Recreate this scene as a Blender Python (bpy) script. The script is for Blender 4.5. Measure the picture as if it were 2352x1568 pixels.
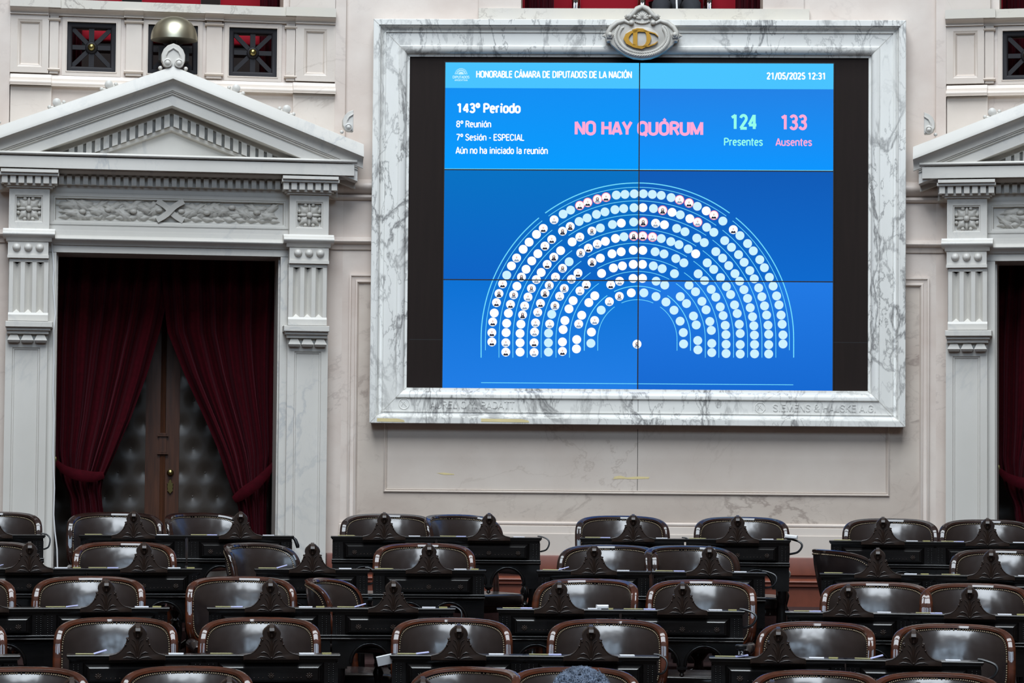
import bpy, math, random
from math import sin, cos, pi, radians, atan2, sqrt, hypot
from mathutils import Matrix, Vector, Euler
for o in list(bpy.data.objects): bpy.data.objects.remove(o)
SC = bpy.context.scene
COL = SC.collection
rnd = random.Random(7)

# ------------------------------------------------------------------ camera
F = 6000.0                      # focal length in pixels of the 2352 x 1568 frame
ZC, PITCH, ROLL = 3.5, math.atan(266 / 6000.0), 0.0085
_fwd = Vector((0, cos(PITCH), sin(PITCH)))
_up0 = Vector((0, -sin(PITCH), cos(PITCH)))
_r0 = Vector((1, 0, 0))
CR = _r0 * cos(ROLL) + _up0 * sin(ROLL)
CU = _up0 * cos(ROLL) - _r0 * sin(ROLL)
cam = bpy.data.cameras.new('camera')
camo = bpy.data.objects.new('camera', cam); COL.objects.link(camo)
cam.sensor_width = 36.0; cam.lens = F * 36.0 / 2352.0
cam.clip_end = 200
M3 = Matrix((CR, CU, -_fwd)).transposed()
camo.matrix_world = Matrix.Translation((0, 0, ZC)) @ M3.to_4x4()
cam.dof.use_dof = True; cam.dof.focus_distance = 17.5; cam.dof.aperture_fstop = 6.3
SC.camera = camo
vs = SC.view_settings
vs.view_transform = 'Standard'; vs.look = 'None'; vs.exposure = 0.0; vs.gamma = 1.0
try: vs.use_curve_mapping = False
except Exception: pass

# ------------------------------------------------------------------ light
W = bpy.data.worlds.new('hall_air'); SC.world = W; W.use_nodes = True
wn = W.node_tree; bg = wn.nodes['Background']; bg.inputs[1].default_value = 1.0
# the unbuilt rest of the hall: dark stalls at eye level, warm pale walls and galleries above them
_tc = wn.nodes.new('ShaderNodeTexCoord'); _sp = wn.nodes.new('ShaderNodeSeparateXYZ'); _cr = wn.nodes.new('ShaderNodeValToRGB')
wn.links.new(_tc.outputs['Generated'], _sp.inputs[0]); _mr = wn.nodes.new('ShaderNodeMapRange'); _mr.inputs['From Min'].default_value = -1; _mr.inputs['From Max'].default_value = 1
wn.links.new(_sp.outputs[2], _mr.inputs['Value']); wn.links.new(_mr.outputs[0], _cr.inputs['Fac']); wn.links.new(_cr.outputs['Color'], bg.inputs[0])
_e = _cr.color_ramp.elements; _e[0].position = 0.0; _e[0].color = (.05, .038, .03, 1); _e[1].position = 1.0; _e[1].color = (.10, .10, .10, 1)
for _p, _c in ((.47, (.06, .045, .036, 1)), (.54, (.04, .033, .03, 1)), (.60, (.10, .08, .062, 1)), (.78, (.15, .12, .092, 1))):
    _q = _e.new(_p); _q.color = _c
def area(name, loc, target, sx, sy, power, col):
    l = bpy.data.lights.new(name, 'AREA'); l.shape = 'RECTANGLE'; l.size = sx; l.size_y = sy
    l.energy = power; l.color = col
    o = bpy.data.objects.new(name, l); COL.objects.link(o)
    o.location = loc
    o.rotation_euler = (Vector(target) - Vector(loc)).to_track_quat('-Z', 'Y').to_euler()
    return o
# the glazed dome over the hall and the tall lunette windows of the opposite gallery
area('skylight', (-1.6, 4.0, 22.0), (-0.2, 18.0, 2.0), 12, 10, 4800, (0.84, 0.92, 1.0))
area('skylight', (0.0, 13.2, 23.0), (0.0, 14.5, 0.0), 12, 5, 2200, (0.88, 0.95, 1.0))
for i, x in enumerate((-7.6, -2.4, 3.2, 8.4)):
    area('lunette_window', (x, -6.0, 14.0), (0.2 * x, 18.0, 2.5), 3.4, 4.2, 380, (0.60, 0.79, 1.0))

# ------------------------------------------------------------------ helpers
def s2l(c): return c / 12.92 if c <= 0.04045 else ((c + 0.055) / 1.055) ** 2.4
def rgb(r, g, b, a=1): return (s2l(r / 255), s2l(g / 255), s2l(b / 255), a)

class MB:
    """collects shapes and links them as ONE mesh object"""
    def __init__(s): s.v = []; s.f = []
    def add(s, vs, fs):
        n = len(s.v); s.v += [tuple(p) for p in vs]; s.f += [tuple(i + n for i in f) for f in fs]; return s
    def box(s, x0, x1, y0, y1, z0, z1):
        return s.add([(x0,y0,z0),(x1,y0,z0),(x1,y1,z0),(x0,y1,z0),(x0,y0,z1),(x1,y0,z1),(x1,y1,z1),(x0,y1,z1)],
                     [(0,3,2,1),(4,5,6,7),(0,1,5,4),(1,2,6,5),(2,3,7,6),(3,0,4,7)])
    def cbox(s, x0, x1, y0, y1, z0, z1, c):
        """box whose front (low y) edges are chamfered by c"""
        a = [(x0,y1,z0),(x1,y1,z0),(x1,y1,z1),(x0,y1,z1)]
        b = [(x0,y0+c,z0),(x1,y0+c,z0),(x1,y0+c,z1),(x0,y0+c,z1)]
        d = [(x0+c,y0,z0+c),(x1-c,y0,z0+c),(x1-c,y0,z1-c),(x0+c,y0,z1-c)]
        f = [(3,2,1,0),(8,9,10,11)]
        for k in (0, 4):
            for i in range(4):
                j = (i + 1) % 4; f.append((k+i, k+j, k+4+j, k+4+i))
        return s.add(a + b + d, f)
    def prism(s, pts, y0, y1, bev=0.0):
        """polygon (x,z) counter-clockwise, extruded from y0 (front) to y1 (back)"""
        n = len(pts)
        if bev:
            cx = sum(p[0] for p in pts) / n; cz = sum(p[1] for p in pts) / n
            rings = [([(cx + (x-cx)*(1-bev), cz + (z-cz)*(1-bev)) for x, z in pts], y0), (pts, y0 + bev*0.12), (pts, y1)]
        else: rings = [(pts, y0), (pts, y1)]
        vs = [(x, y, z) for ps, y in rings for x, z in ps]
        fs = [tuple(range(n)), tuple(reversed(range((len(rings)-1)*n, len(rings)*n)))]
        for k in range(len(rings) - 1):
            for i in range(n):
                j = (i + 1) % n; fs.append((k*n+i, (k+1)*n+i, (k+1)*n+j, k*n+j))
        return s.add(vs, fs)
    def grid(s, fn, nu, nv, cu=False, cv=False):
        vs = [fn(i / (nu if cu else nu - 1), j / (nv if cv else nv - 1)) for j in range(nv) for i in range(nu)]
        fs = []
        for j in range(nv if cv else nv - 1):
            for i in range(nu if cu else nu - 1):
                a, b = i, (i + 1) % nu; c, d = j, (j + 1) % nv
                fs.append((c*nu+a, c*nu+b, d*nu+b, d*nu+a))
        return s.add(vs, fs)
    def ball(s, c, r, nu=12, nv=8, rot=None):
        rx, ry, rz = r if isinstance(r, (tuple, list)) else (r, r, r)
        vs = []; fs = []
        vs.append(Vector((0, 0, -rz)))
        for j in range(1, nv):
            t = -pi/2 + pi*j/nv
            for i in range(nu):
                a = 2*pi*i/nu; vs.append(Vector((rx*cos(t)*cos(a), ry*cos(t)*sin(a), rz*sin(t))))
        vs.append(Vector((0, 0, rz))); top = len(vs) - 1
        for i in range(nu):
            j = (i+1) % nu
            fs.append((0, 1+j, 1+i)); fs.append((top, top-nu+i, top-nu+j))
            for k in range(nv-2): fs.append((1+k*nu+i, 1+k*nu+j, 1+(k+1)*nu+j, 1+(k+1)*nu+i))
        if rot is not None: vs = [rot @ v for v in vs]
        return s.add([v + Vector(c) for v in vs], fs)
    def lathe(s, prof, c=(0,0,0), axis='z', n=14):
        """profile (r, h) turned about an axis through c"""
        vs = []; m = len(prof)
        for r, h in prof:
            for i in range(n):
                a = 2*pi*i/n; p, q = r*cos(a), r*sin(a)
                v = (p, q, h) if axis == 'z' else ((p, -h, q) if axis == 'y' else (h, p, q))
                vs.append((v[0]+c[0], v[1]+c[1], v[2]+c[2]))
        fs = [(k*n+i, k*n+(i+1)%n, (k+1)*n+(i+1)%n, (k+1)*n+i) for k in range(m-1) for i in range(n)]
        fs += [tuple(reversed(range(n))), tuple(range((m-1)*n, m*n))]
        return s.add(vs, fs)
    def tube(s, path, r, n=8, closed=False, flat=1.0):
        """round (or flattened) bar along a path; r number or list"""
        P = [Vector(p) for p in path]; m = len(P); R = r if isinstance(r, (list, tuple)) else [r]*m
        vs = []; ref = None
        for i, p in enumerate(P):
            t = (P[(i+1) % m] - P[i-1]) if closed else (P[min(i+1, m-1)] - P[max(i-1, 0)])
            t = t.normalized() if t.length > 1e-9 else Vector((0,0,1))
            if ref is None:
                ref = Vector((0,-1,0)) if abs(t.y) < 0.9 else Vector((1,0,0))
            a = ref - t*ref.dot(t)
            a = a.normalized() if a.length > 1e-6 else t.orthogonal().normalized()
            ref = a; b = t.cross(a)
            for k in range(n):
                g = 2*pi*k/n; vs.append(p + a*(R[i]*flat*cos(g)) + b*(R[i]*sin(g)))
        fs = []
        for i in range(m if closed else m-1):
            j = (i+1) % m
            for k in range(n): fs.append((i*n+k, i*n+(k+1)%n, j*n+(k+1)%n, j*n+k))
        if not closed: fs += [tuple(reversed(range(n))), tuple(range((m-1)*n, m*n))]
        return s.add(vs, fs)
    def ribbon(s, path, widths, y0, y1):
        """stroke of varying width in the x-z plane, extruded from y0 to y1"""
        L = []; R = []; m = len(path)
        for i, (x, z) in enumerate(path):
            a = path[max(i-1, 0)]; b = path[min(i+1, m-1)]
            dx, dz = b[0]-a[0], b[1]-a[1]; l = hypot(dx, dz) or 1; nx, nz = -dz/l, dx/l
            w = widths[i] if isinstance(widths, (list, tuple)) else widths
            L.append((x+nx*w/2, z+nz*w/2)); R.append((x-nx*w/2, z-nz*w/2))
        vs = [(x, y0, z) for x, z in L] + [(x, y0, z) for x, z in R] + [(x, y1, z) for x, z in L] + [(x, y1, z) for x, z in R]
        fs = []
        for i in range(m-1):
            fs += [(i, m+i, m+i+1, i+1), (i, i+1, 2*m+i+1, 2*m+i), (m+i, 3*m+i, 3*m+i+1, m+i+1), (2*m+i, 2*m+i+1, 3*m+i+1, 3*m+i)]
        fs += [(0, 2*m, 3*m, m), (m-1, 2*m-1, 4*m-1, 3*m-1)]
        return s.add(vs, fs)
    def leaf(s, cx, y, cz, ln, wd, ang, h=0.012, lobes=3):
        """raised carved leaf lying on the plane y (rising towards -y)"""
        n = 8*lobes; out = []
        for i in range(n):
            a = 2*pi*i/n; k = 1 + 0.16*cos(a*lobes*2)
            p, q = ln/2*cos(a)*k, wd/2*sin(a)*k*(1 - 0.25*cos(a))
            out.append((cx + p*cos(ang) - q*sin(ang), cz + p*sin(ang) + q*cos(ang)))
        mid = [(cx + (x-cx)*0.6, cz + (z-cz)*0.6) for x, z in out]
        vs = [(x, y, z) for x, z in out] + [(x, y-h*0.8, z) for x, z in mid] + [(cx, y-h, cz)]
        fs = [(i, (i+1)%n, n+(i+1)%n, n+i) for i in range(n)] + [(n+i, n+(i+1)%n, 2*n) for i in range(n)]
        return s.add(vs, fs)
    def disc(s, cx, y, cz, r, n=20):
        return s.add([(cx+r*cos(2*pi*i/n), y, cz+r*sin(2*pi*i/n)) for i in range(n)], [tuple(range(n))])
    def mesh(s, name, mat, smooth=True, ang=50, off=(0,0,0), mirror=False):
        me = bpy.data.meshes.new(name)
        me.from_pydata([(x-off[0], y-off[1], z-off[2]) for x, y, z in s.v], [], s.f)
        me.update()
        import bmesh
        bm = bmesh.new(); bm.from_mesh(me); bmesh.ops.recalc_face_normals(bm, faces=bm.faces); bm.to_mesh(me); bm.free()
        if smooth:
            me.shade_smooth(); me.set_sharp_from_angle(angle=radians(ang))
        if mat: me.materials.append(mat)
        return me
    def build(s, name, mat, parent=None, smooth=True, ang=50):
        off = ORIG.get(parent.name, (0,0,0)) if parent else (0,0,0)
        o = bpy.data.objects.new(name, s.mesh(name, mat, smooth, ang, off)); COL.objects.link(o)
        if parent: o.parent = parent; ORIG[o.name] = off
        return o
ORIG = {}
def tag(o, label=None, cat=None, group=None, kind=None):
    if label: o['label'] = label
    if cat: o['category'] = cat
    if group: o['group'] = group
    if kind: o['kind'] = kind
    return o
def empty(name, loc=(0,0,0), rz=0, label=None, cat=None, group=None, kind=None, orig=(0,0,0)):
    o = bpy.data.objects.new(name, None); COL.objects.link(o)
    o.empty_display_size = 0.1
    o.location = loc; o.rotation_euler = (0, 0, rz); ORIG[o.name] = orig
    return tag(o, label, cat, group, kind)
KIDS = {}
def copy_tree(o, parent=None):
    if not KIDS:
        for q in bpy.data.objects:
            if q.parent: KIDS.setdefault(q.parent.name, []).append(q)
    c = o.copy(); COL.objects.link(c); c.parent = parent
    for ch in KIDS.get(o.name, []): copy_tree(ch, c)
    return c

# ------------------------------------------------------------------ materials
MT = {}
def new_mat(name):
    m = bpy.data.materials.new(name); m.use_nodes = True; MT[name] = m
    nt = m.node_tree; return m, nt, nt.nodes['Principled BSDF'], nt.links
def node(nt, t, **kw):
    n = nt.nodes.new(t)
    for k, v in kw.items(): setattr(n, k, v)
    return n
def plain(name, col, rough=0.5, metal=0.0, coat=0.0, noise=0.0, scale=20, bump=0.0, spec=0.5, sheen=0.0, stretch=None, coat_rough=0.08):
    m, nt, b, L = new_mat(name)
    b.inputs['Base Color'].default_value = col; b.inputs['Roughness'].default_value = rough; b.inputs['Metallic'].default_value = metal
    b.inputs['Coat Weight'].default_value = coat; b.inputs['Coat Roughness'].default_value = coat_rough
    b.inputs['Specular IOR Level'].default_value = spec
    if sheen:
        b.inputs['Sheen Weight'].default_value = sheen; b.inputs['Sheen Roughness'].default_value = 0.35; b.inputs['Sheen Tint'].default_value = (1, .25, .35, 1)
    if noise or bump:
        tc = node(nt, 'ShaderNodeTexCoord'); mp = node(nt, 'ShaderNodeMapping'); L.new(tc.outputs['Object'], mp.inputs['Vector'])
        if stretch: mp.inputs['Scale'].default_value = stretch
        n = node(nt, 'ShaderNodeTexNoise'); n.inputs['Scale'].default_value = scale; n.inputs['Detail'].default_value = 6
        L.new(mp.outputs[0], n.inputs['Vector'])
        if noise:
            r = node(nt, 'ShaderNodeValToRGB'); r.color_ramp.elements[0].position = 0.3; r.color_ramp.elements[1].position = 0.7
            r.color_ramp.elements[0].color = tuple(c*(1-noise) for c in col[:3]) + (1,)
            r.color_ramp.elements[1].color = tuple(min(1, c*(1+noise)) for c in col[:3]) + (1,)
            L.new(n.outputs['Fac'], r.inputs['Fac']); L.new(r.outputs['Color'], b.inputs['Base Color'])
        if bump:
            bp = node(nt, 'ShaderNodeBump'); bp.inputs['Strength'].default_value = bump; bp.inputs['Distance'].default_value = 0.01
            L.new(n.outputs['Fac'], bp.inputs['Height']); L.new(bp.outputs[0], b.inputs['Normal'])
    return m
def marble(name, base, tone, vein, vscale=1.2, vwidth=0.03, vamt=0.8, rot=(0.2, 0.6, 0.3), stretch=(1, 1, 1), rough=0.32, fine=0.35, cloud=1.1, cover=0.42):
    m, nt, b, L = new_mat(name)
    tc = node(nt, 'ShaderNodeTexCoord'); mp = node(nt, 'ShaderNodeMapping'); L.new(tc.outputs['Object'], mp.inputs['Vector'])
    mp.inputs['Rotation'].default_value = rot; mp.inputs['Scale'].default_value = stretch
    def vein_mask(scale, width, dist, seed):
        n = node(nt, 'ShaderNodeTexNoise'); n.inputs['Scale'].default_value = scale; n.inputs['Detail'].default_value = 9
        n.inputs['Roughness'].default_value = 0.58; n.inputs['Distortion'].default_value = dist
        a = node(nt, 'ShaderNodeVectorMath', operation='ADD'); a.inputs[1].default_value = (seed, seed*1.7, -seed)
        L.new(mp.outputs[0], a.inputs[0]); L.new(a.outputs[0], n.inputs['Vector'])
        d = node(nt, 'ShaderNodeMath', operation='SUBTRACT'); d.inputs[1].default_value = 0.5; L.new(n.outputs['Fac'], d.inputs[0])
        ab = node(nt, 'ShaderNodeMath', operation='ABSOLUTE'); L.new(d.outputs[0], ab.inputs[0])
        mr = node(nt, 'ShaderNodeMapRange'); mr.inputs['From Min'].default_value = 0; mr.inputs['From Max'].default_value = width
        mr.inputs['To Min'].default_value = 1; mr.inputs['To Max'].default_value = 0; L.new(ab.outputs[0], mr.inputs['Value'])
        return mr.outputs[0]
    cl = node(nt, 'ShaderNodeTexNoise'); cl.inputs['Scale'].default_value = cloud; cl.inputs['Detail'].default_value = 7; cl.inputs['Roughness'].default_value = 0.6
    L.new(mp.outputs[0], cl.inputs['Vector'])
    r = node(nt, 'ShaderNodeValToRGB'); r.color_ramp.elements[0].position = 0.32; r.color_ramp.elements[1].position = 0.68
    r.color_ramp.elements[0].color = base; r.color_ramp.elements[1].color = tone
    L.new(cl.outputs['Fac'], r.inputs['Fac'])
    # veins come and go with a broad patch mask
    pm = node(nt, 'ShaderNodeTexNoise'); pm.inputs['Scale'].default_value = vscale*0.8; pm.inputs['Detail'].default_value = 3; L.new(mp.outputs[0], pm.inputs['Vector'])
    pr = node(nt, 'ShaderNodeMapRange'); pr.inputs['From Min'].default_value = cover; pr.inputs['From Max'].default_value = cover + 0.24; L.new(pm.outputs['Fac'], pr.inputs['Value'])
    v1 = vein_mask(vscale, vwidth, 0.6, 3.1); v2 = vein_mask(vscale*2.7, vwidth*0.8, 0.4, 11.3)
    a1 = node(nt, 'ShaderNodeMath', operation='MULTIPLY'); L.new(v1, a1.inputs[0]); L.new(pr.outputs[0], a1.inputs[1])
    a2 = node(nt, 'ShaderNodeMath', operation='MULTIPLY'); L.new(v2, a2.inputs[0]); a2.inputs[1].default_value = fine
    a3 = node(nt, 'ShaderNodeMath', operation='MULTIPLY'); L.new(a2.outputs[0], a3.inputs[0]); L.new(pr.outputs[0], a3.inputs[1])
    mx = node(nt, 'ShaderNodeMath', operation='MAXIMUM'); L.new(a1.outputs[0], mx.inputs[0]); L.new(a3.outputs[0], mx.inputs[1])
    am = node(nt, 'ShaderNodeMath', operation='MULTIPLY'); L.new(mx.outputs[0], am.inputs[0]); am.inputs[1].default_value = vamt
    mix = node(nt, 'ShaderNodeMix', data_type='RGBA'); L.new(am.outputs[0], mix.inputs[0]); L.new(r.outputs['Color'], mix.inputs[6]); mix.inputs[7].default_value = vein
    L.new(mix.outputs[2], b.inputs['Base Color'])
    b.inputs['Roughness'].default_value = rough; b.inputs['Specular IOR Level'].default_value = 0.4
    return m
def emit(name, col, strength=1.0):
    m = bpy.data.materials.new(name); m.use_nodes = True; MT[name] = m
    nt = m.node_tree; nt.nodes.clear()
    e = nt.nodes.new('ShaderNodeEmission'); e.inputs[0].default_value = col; e.inputs[1].default_value = strength
    o = nt.nodes.new('ShaderNodeOutputMaterial'); nt.links.new(e.outputs[0], o.inputs[0]); return m

m_wall = marble('wall_marble', rgb(202, 186, 175), rgb(221, 210, 200), rgb(150, 134, 128), 0.7, 0.009, 0.4, rot=(0.1, 0.5, 0.2), stretch=(1, 1, 1.3))
m_field = marble('field_marble', rgb(188, 173, 161), rgb(211, 199, 186), rgb(118, 100, 92), 1.3, 0.022, 0.5, cover=.28, rot=(0.3, 0.8, 0.1), stretch=(0.8, 1, 1.2))
m_cream = marble('cream_marble', rgb(203, 189, 177), rgb(216, 205, 194), rgb(140, 120, 104), 0.8, 0.007, 0.4, rot=(0.2, 0.3, 0.6))
m_rail = marble('rail_marble', rgb(206, 200, 191), rgb(214, 205, 188), rgb(104, 88, 80), 1.5, 0.010, 0.7, rot=(0.1, 0.9, 0.3))
m_frame = marble('veined_white_marble', rgb(222, 220, 214), rgb(232, 231, 226), rgb(100, 98, 98), 1.9, 0.026, 0.85, rot=(0.2, 0.75, 0.25), stretch=(1.3, 1, 0.6), fine=0.8, rough=0.28, cover=.34)
m_surr = marble('grey_white_marble', rgb(203, 199, 191), rgb(214, 210, 203), rgb(150, 156, 162), 1.3, 0.02, 0.5, rot=(0.2, 0.9, 0.2), stretch=(1, 1, 0.7), rough=0.35)
m_carve = plain('carved_marble', rgb(192, 188, 180), 0.5, noise=0.08, scale=14)
m_red = plain('red_marble', rgb(116, 60, 42), 0.45, noise=0.16, scale=9)
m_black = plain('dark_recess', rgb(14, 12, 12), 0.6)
m_board = plain('dark_brown_board', rgb(30, 21, 18), 0.7, spec=0.2, noise=0.12, scale=5, stretch=(6, 1, 0.4))
m_iron = plain('grille_iron', rgb(34, 32, 35), 0.5, spec=0.25)
m_brass = plain('aged_brass', rgb(150, 138, 88), 0.3, metal=1.0)
m_bell = plain('bell_bronze', rgb(186, 181, 160), 0.4, metal=1.0)
m_gold = plain('gilding', rgb(172, 124, 50), 0.3, metal=1.0)
m_velvet = plain('red_velvet', rgb(54, 2, 11), 0.9, sheen=0.08, noise=0.2, scale=30, spec=0.1)
m_seatred = plain('red_upholstery', rgb(136, 9, 28), 0.8, sheen=0.2, spec=0.2)
m_door = plain('door_wood', rgb(72, 40, 22), 0.4, noise=0.35, scale=6, stretch=(8, 8, 0.6), coat=0.2)
m_tuft = plain('tufted_leather', rgb(62, 54, 47), 0.42, noise=0.08, scale=12)
m_desk = plain('ebonised_wood', rgb(11, 9, 9), 0.35, noise=0.4, scale=8, stretch=(1, 6, 6), coat=0.5, coat_rough=0.1, spec=0.2)
m_crest = plain('carved_dark_wood', rgb(44, 32, 26), 0.42, noise=0.4, scale=10, bump=0.1, coat=0.15, coat_rough=0.2, spec=0.3)
m_rim = plain('varnished_mahogany', rgb(62, 25, 8), 0.5, noise=0.6, scale=5, stretch=(2, 2, 5), coat=1.0, coat_rough=0.03, spec=0.15)
m_rimd = plain('dark_wood_dim_rim', rgb(34, 15, 10), 0.5, noise=0.6, scale=5, stretch=(2, 2, 5), coat=1.0, coat_rough=0.03, spec=0.15)
m_leather = plain('brown_leather', rgb(30, 22, 22), 0.5, noise=0.18, scale=5, coat=1.0, coat_rough=0.23, spec=0.2)
m_leather.node_tree.nodes['Principled BSDF'].inputs['Coat IOR'].default_value = 1.62
def rumple(m, scale, strength, dist):
    # soft dents in the hide, different on every chair
    nt = m.node_tree; L = nt.links; b = nt.nodes['Principled BSDF']
    tc = node(nt, 'ShaderNodeTexCoord'); oi = node(nt, 'ShaderNodeObjectInfo')
    k = node(nt, 'ShaderNodeMath', operation='MULTIPLY'); k.inputs[1].default_value = 40; L.new(oi.outputs['Random'], k.inputs[0])
    a = node(nt, 'ShaderNodeVectorMath', operation='ADD'); L.new(tc.outputs['Object'], a.inputs[0]); L.new(k.outputs[0], a.inputs[1])
    n = node(nt, 'ShaderNodeTexNoise'); n.inputs['Scale'].default_value = scale; n.inputs['Detail'].default_value = 2.5; L.new(a.outputs[0], n.inputs['Vector'])
    bp = node(nt, 'ShaderNodeBump'); bp.inputs['Strength'].default_value = strength; bp.inputs['Distance'].default_value = dist
    L.new(n.outputs['Fac'], bp.inputs['Height']); L.new(bp.outputs[0], b.inputs['Normal']); L.new(bp.outputs[0], b.inputs['Coat Normal'])
rumple(m_leather, 4.0, 0.55, 0.03)
m_stud = plain('brass_studs', rgb(150, 132, 108), 0.4, metal=0.5)
m_carpet = plain('dark_red_carpet', rgb(52, 24, 22), 0.95, noise=0.3, scale=60)
m_paper = plain('white_paper', rgb(235, 235, 240), 0.6)
m_lilac = plain('lilac_paper', rgb(196, 198, 240), 0.6)
m_yellow = plain('yellow_pencil', rgb(176, 168, 112), 0.5)
m_cable = plain('black_rubber', rgb(16, 16, 18), 0.4)
m_white = plain('white_plastic', rgb(222, 222, 222), 0.4)
m_chrome = plain('chrome', rgb(200, 200, 205), 0.12, metal=1.0)
m_tan = plain('tan_wood', rgb(170, 110, 60), 0.4, noise=0.2, scale=6)
m_stain = plain('yellow_stain', rgb(222, 204, 150), 0.45, noise=0.1, scale=8)
m_suit = plain('dark_suit', rgb(34, 36, 42), 0.85, noise=0.15, scale=40)
m_skin = plain('skin', rgb(200, 150, 125), 0.5)
m_hair = plain('grey_hair', rgb(100, 112, 130), 0.5, noise=0.6, scale=16)
m_shirt = plain('pale_shirt', rgb(150, 160, 185), 0.8)
# ------------------------------------------------------------------ the hemicycle's wall facets
def ray(px, py): return _fwd + CR*((px-1176)/F) + CU*((784-py)/F)
class Facet:
    def __init__(s, o, phi):
        s.o = Vector((o[0], o[1], 0)); s.phi = phi
        s.ex = Vector((cos(phi), -sin(phi), 0)); s.ey = Vector((sin(phi), cos(phi), 0))
    def uv(s, px, py, w=0.0):
        d = ray(px, py); t = (s.o.dot(s.ey) - w) / d.dot(s.ey)
        p = d*t + Vector((0, 0, ZC)); return (p - s.o).dot(s.ex), p.z
    def u(s, px, py, w=0.0): return s.uv(px, py, w)[0]
    def v(s, px, py, w=0.0): return s.uv(px, py, w)[1]
    def world(s, u, y, z): return s.o + s.ex*u + s.ey*y + Vector((0, 0, z))
    def empty(s, name, u, y, z, **k):
        return empty(name, s.world(u, y, z), -s.phi, orig=(u, y, z), **k)
DW = 21.0
C_ = Facet((DW*(1465-1176)/F, DW), radians(2.0))
h1 = C_.u(785, 784); h2 = C_.u(2150, 784)
L_ = Facet(C_.world(h1, 0, 0), radians(-9.1))
R_ = Facet(C_.world(h2, 0, 0), radians(12.5))
ZW = ZC - 1.17                       # aisle floor along the wall
ucL = L_.u(388, 600); ucR = R_.u(2548, 600)
ZT = 8.2
def shell(F_, name, u0, u1, z0, z1, holes, th, mat, kind='structure', w=0.0):
    us = sorted({u0, u1, *[h[0] for h in holes if u0 < h[0] < u1], *[h[1] for h in holes if u0 < h[1] < u1]})
    zs = sorted({z0, z1, *[h[2] for h in holes if z0 < h[2] < z1], *[h[3] for h in holes if z0 < h[3] < z1]})
    mb = MB()
    for a, b in zip(us, us[1:]):
        for c, d in zip(zs, zs[1:]):
            mu, mz = (a+b)/2, (c+d)/2
            if any(h[0] < mu < h[1] and h[2] < mz < h[3] for h in holes): continue
            mb.box(a, b, -w, th, c, d)
    e = F_.empty(name, u0, 0, z0); bpy.data.objects.remove(e)
    ORIG['_tmp'] = (0, 0, 0)
    o = mb.build(name, mat); o.location = F_.world(0, 0, 0); o.rotation_euler.z = -F_.phi
    return tag(o, kind=kind)
def solid(F_, name, mb, mat, kind='structure', ang=40):
    o = mb.build(name, mat, ang=ang); o.location = F_.world(0, 0, 0); o.rotation_euler.z = -F_.phi
    return tag(o, kind=kind)
def course(mb, u0, u1, prof):
    """straight moulding: profile of (w, z) swept from u0 to u1"""
    n = len(prof)
    vs = [(u0, -w, z) for w, z in prof] + [(u1, -w, z) for w, z in prof]
    fs = [(i, i+1, n+i+1, n+i) for i in range(n-1)] + [tuple(range(n)), tuple(range(n, 2*n))]
    mb.add(vs, fs)
def ring(mb, u0, u1, z0, z1, prof):
    """mitred rectangular frame: profile of (inset, w)"""
    vs = []; n = len(prof)
    for d, w in prof: vs += [(u0+d, -w, z0+d), (u1-d, -w, z0+d), (u1-d, -w, z1-d), (u0+d, -w, z1-d)]
    fs = []
    for k in range(n-1):
        for i in range(4):
            j = (i+1) % 4; fs.append((4*k+i, 4*k+j, 4*k+4+j, 4*k+4+i))
    mb.add(vs, fs)
def arc_prof(w0, z0, w1, z1, bulge, n=7):
    """points from (w0,z0) to (w1,z1) bowed outwards by bulge"""
    out = []
    for i in range(n):
        t = i/(n-1); out.append((w0+(w1-w0)*t + bulge*sin(pi*t), z0+(z1-z0)*t))
    return out

# --- centre wall
gx0, gz0 = C_.uv(1197, 21); gx1, _ = C_.uv(1752, 21)
gz0 = C_.v(1475, 21)
wc = shell(C_, 'wall_back', h1-0.0, h2+0.0, 1.2, ZT, [(gx0, gx1, gz0, ZT+1)], 0.35, m_wall)
# upper blocks, sills and joints
mb = MB()
zr0, zr1 = C_.v(1475, 41), C_.v(1475, 22)
mb.box(C_.u(1100, 30), C_.u(1858, 30), -0.05, 0.1, zr0-0.06, zr1)
tm = solid(C_, 'trim_1', mb, m_rail)
mb = MB()
for a, b in ((1100, 1197), (1752, 1846)):
    mb.box(C_.u(a, 0), C_.u(b, 0), -0.025, 0.1, zr1, ZT)
solid(C_, 'trim_2', mb, m_wall)
# string courses
def strings(F_, u0, u1):
    mb = MB()
    a, b = L_.v(770, 411), L_.v(770, 446)
    course(mb, u0, u1, [(0, a)] + arc_prof(0.03, a-0.004, 0.02, b, 0.055, 9) + [(0, b)])
    c, d = L_.v(770, 447), L_.v(770, 459)
    course(mb, u0, u1, [(0, c), (0.03, c)] + arc_prof(0.03, c, 0.02, d, 0.015, 5) + [(0, d)])
    e, f, g = L_.v(770, 545), L_.v(770, 561), L_.v(770, 573)
    course(mb, u0, u1, [(0, e), (0.035, e)] + arc_prof(0.04, e-0.01, 0.04, f, 0.03, 7) + [(0.03, f), (0.015, g), (0, g)])
    return mb

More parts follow.
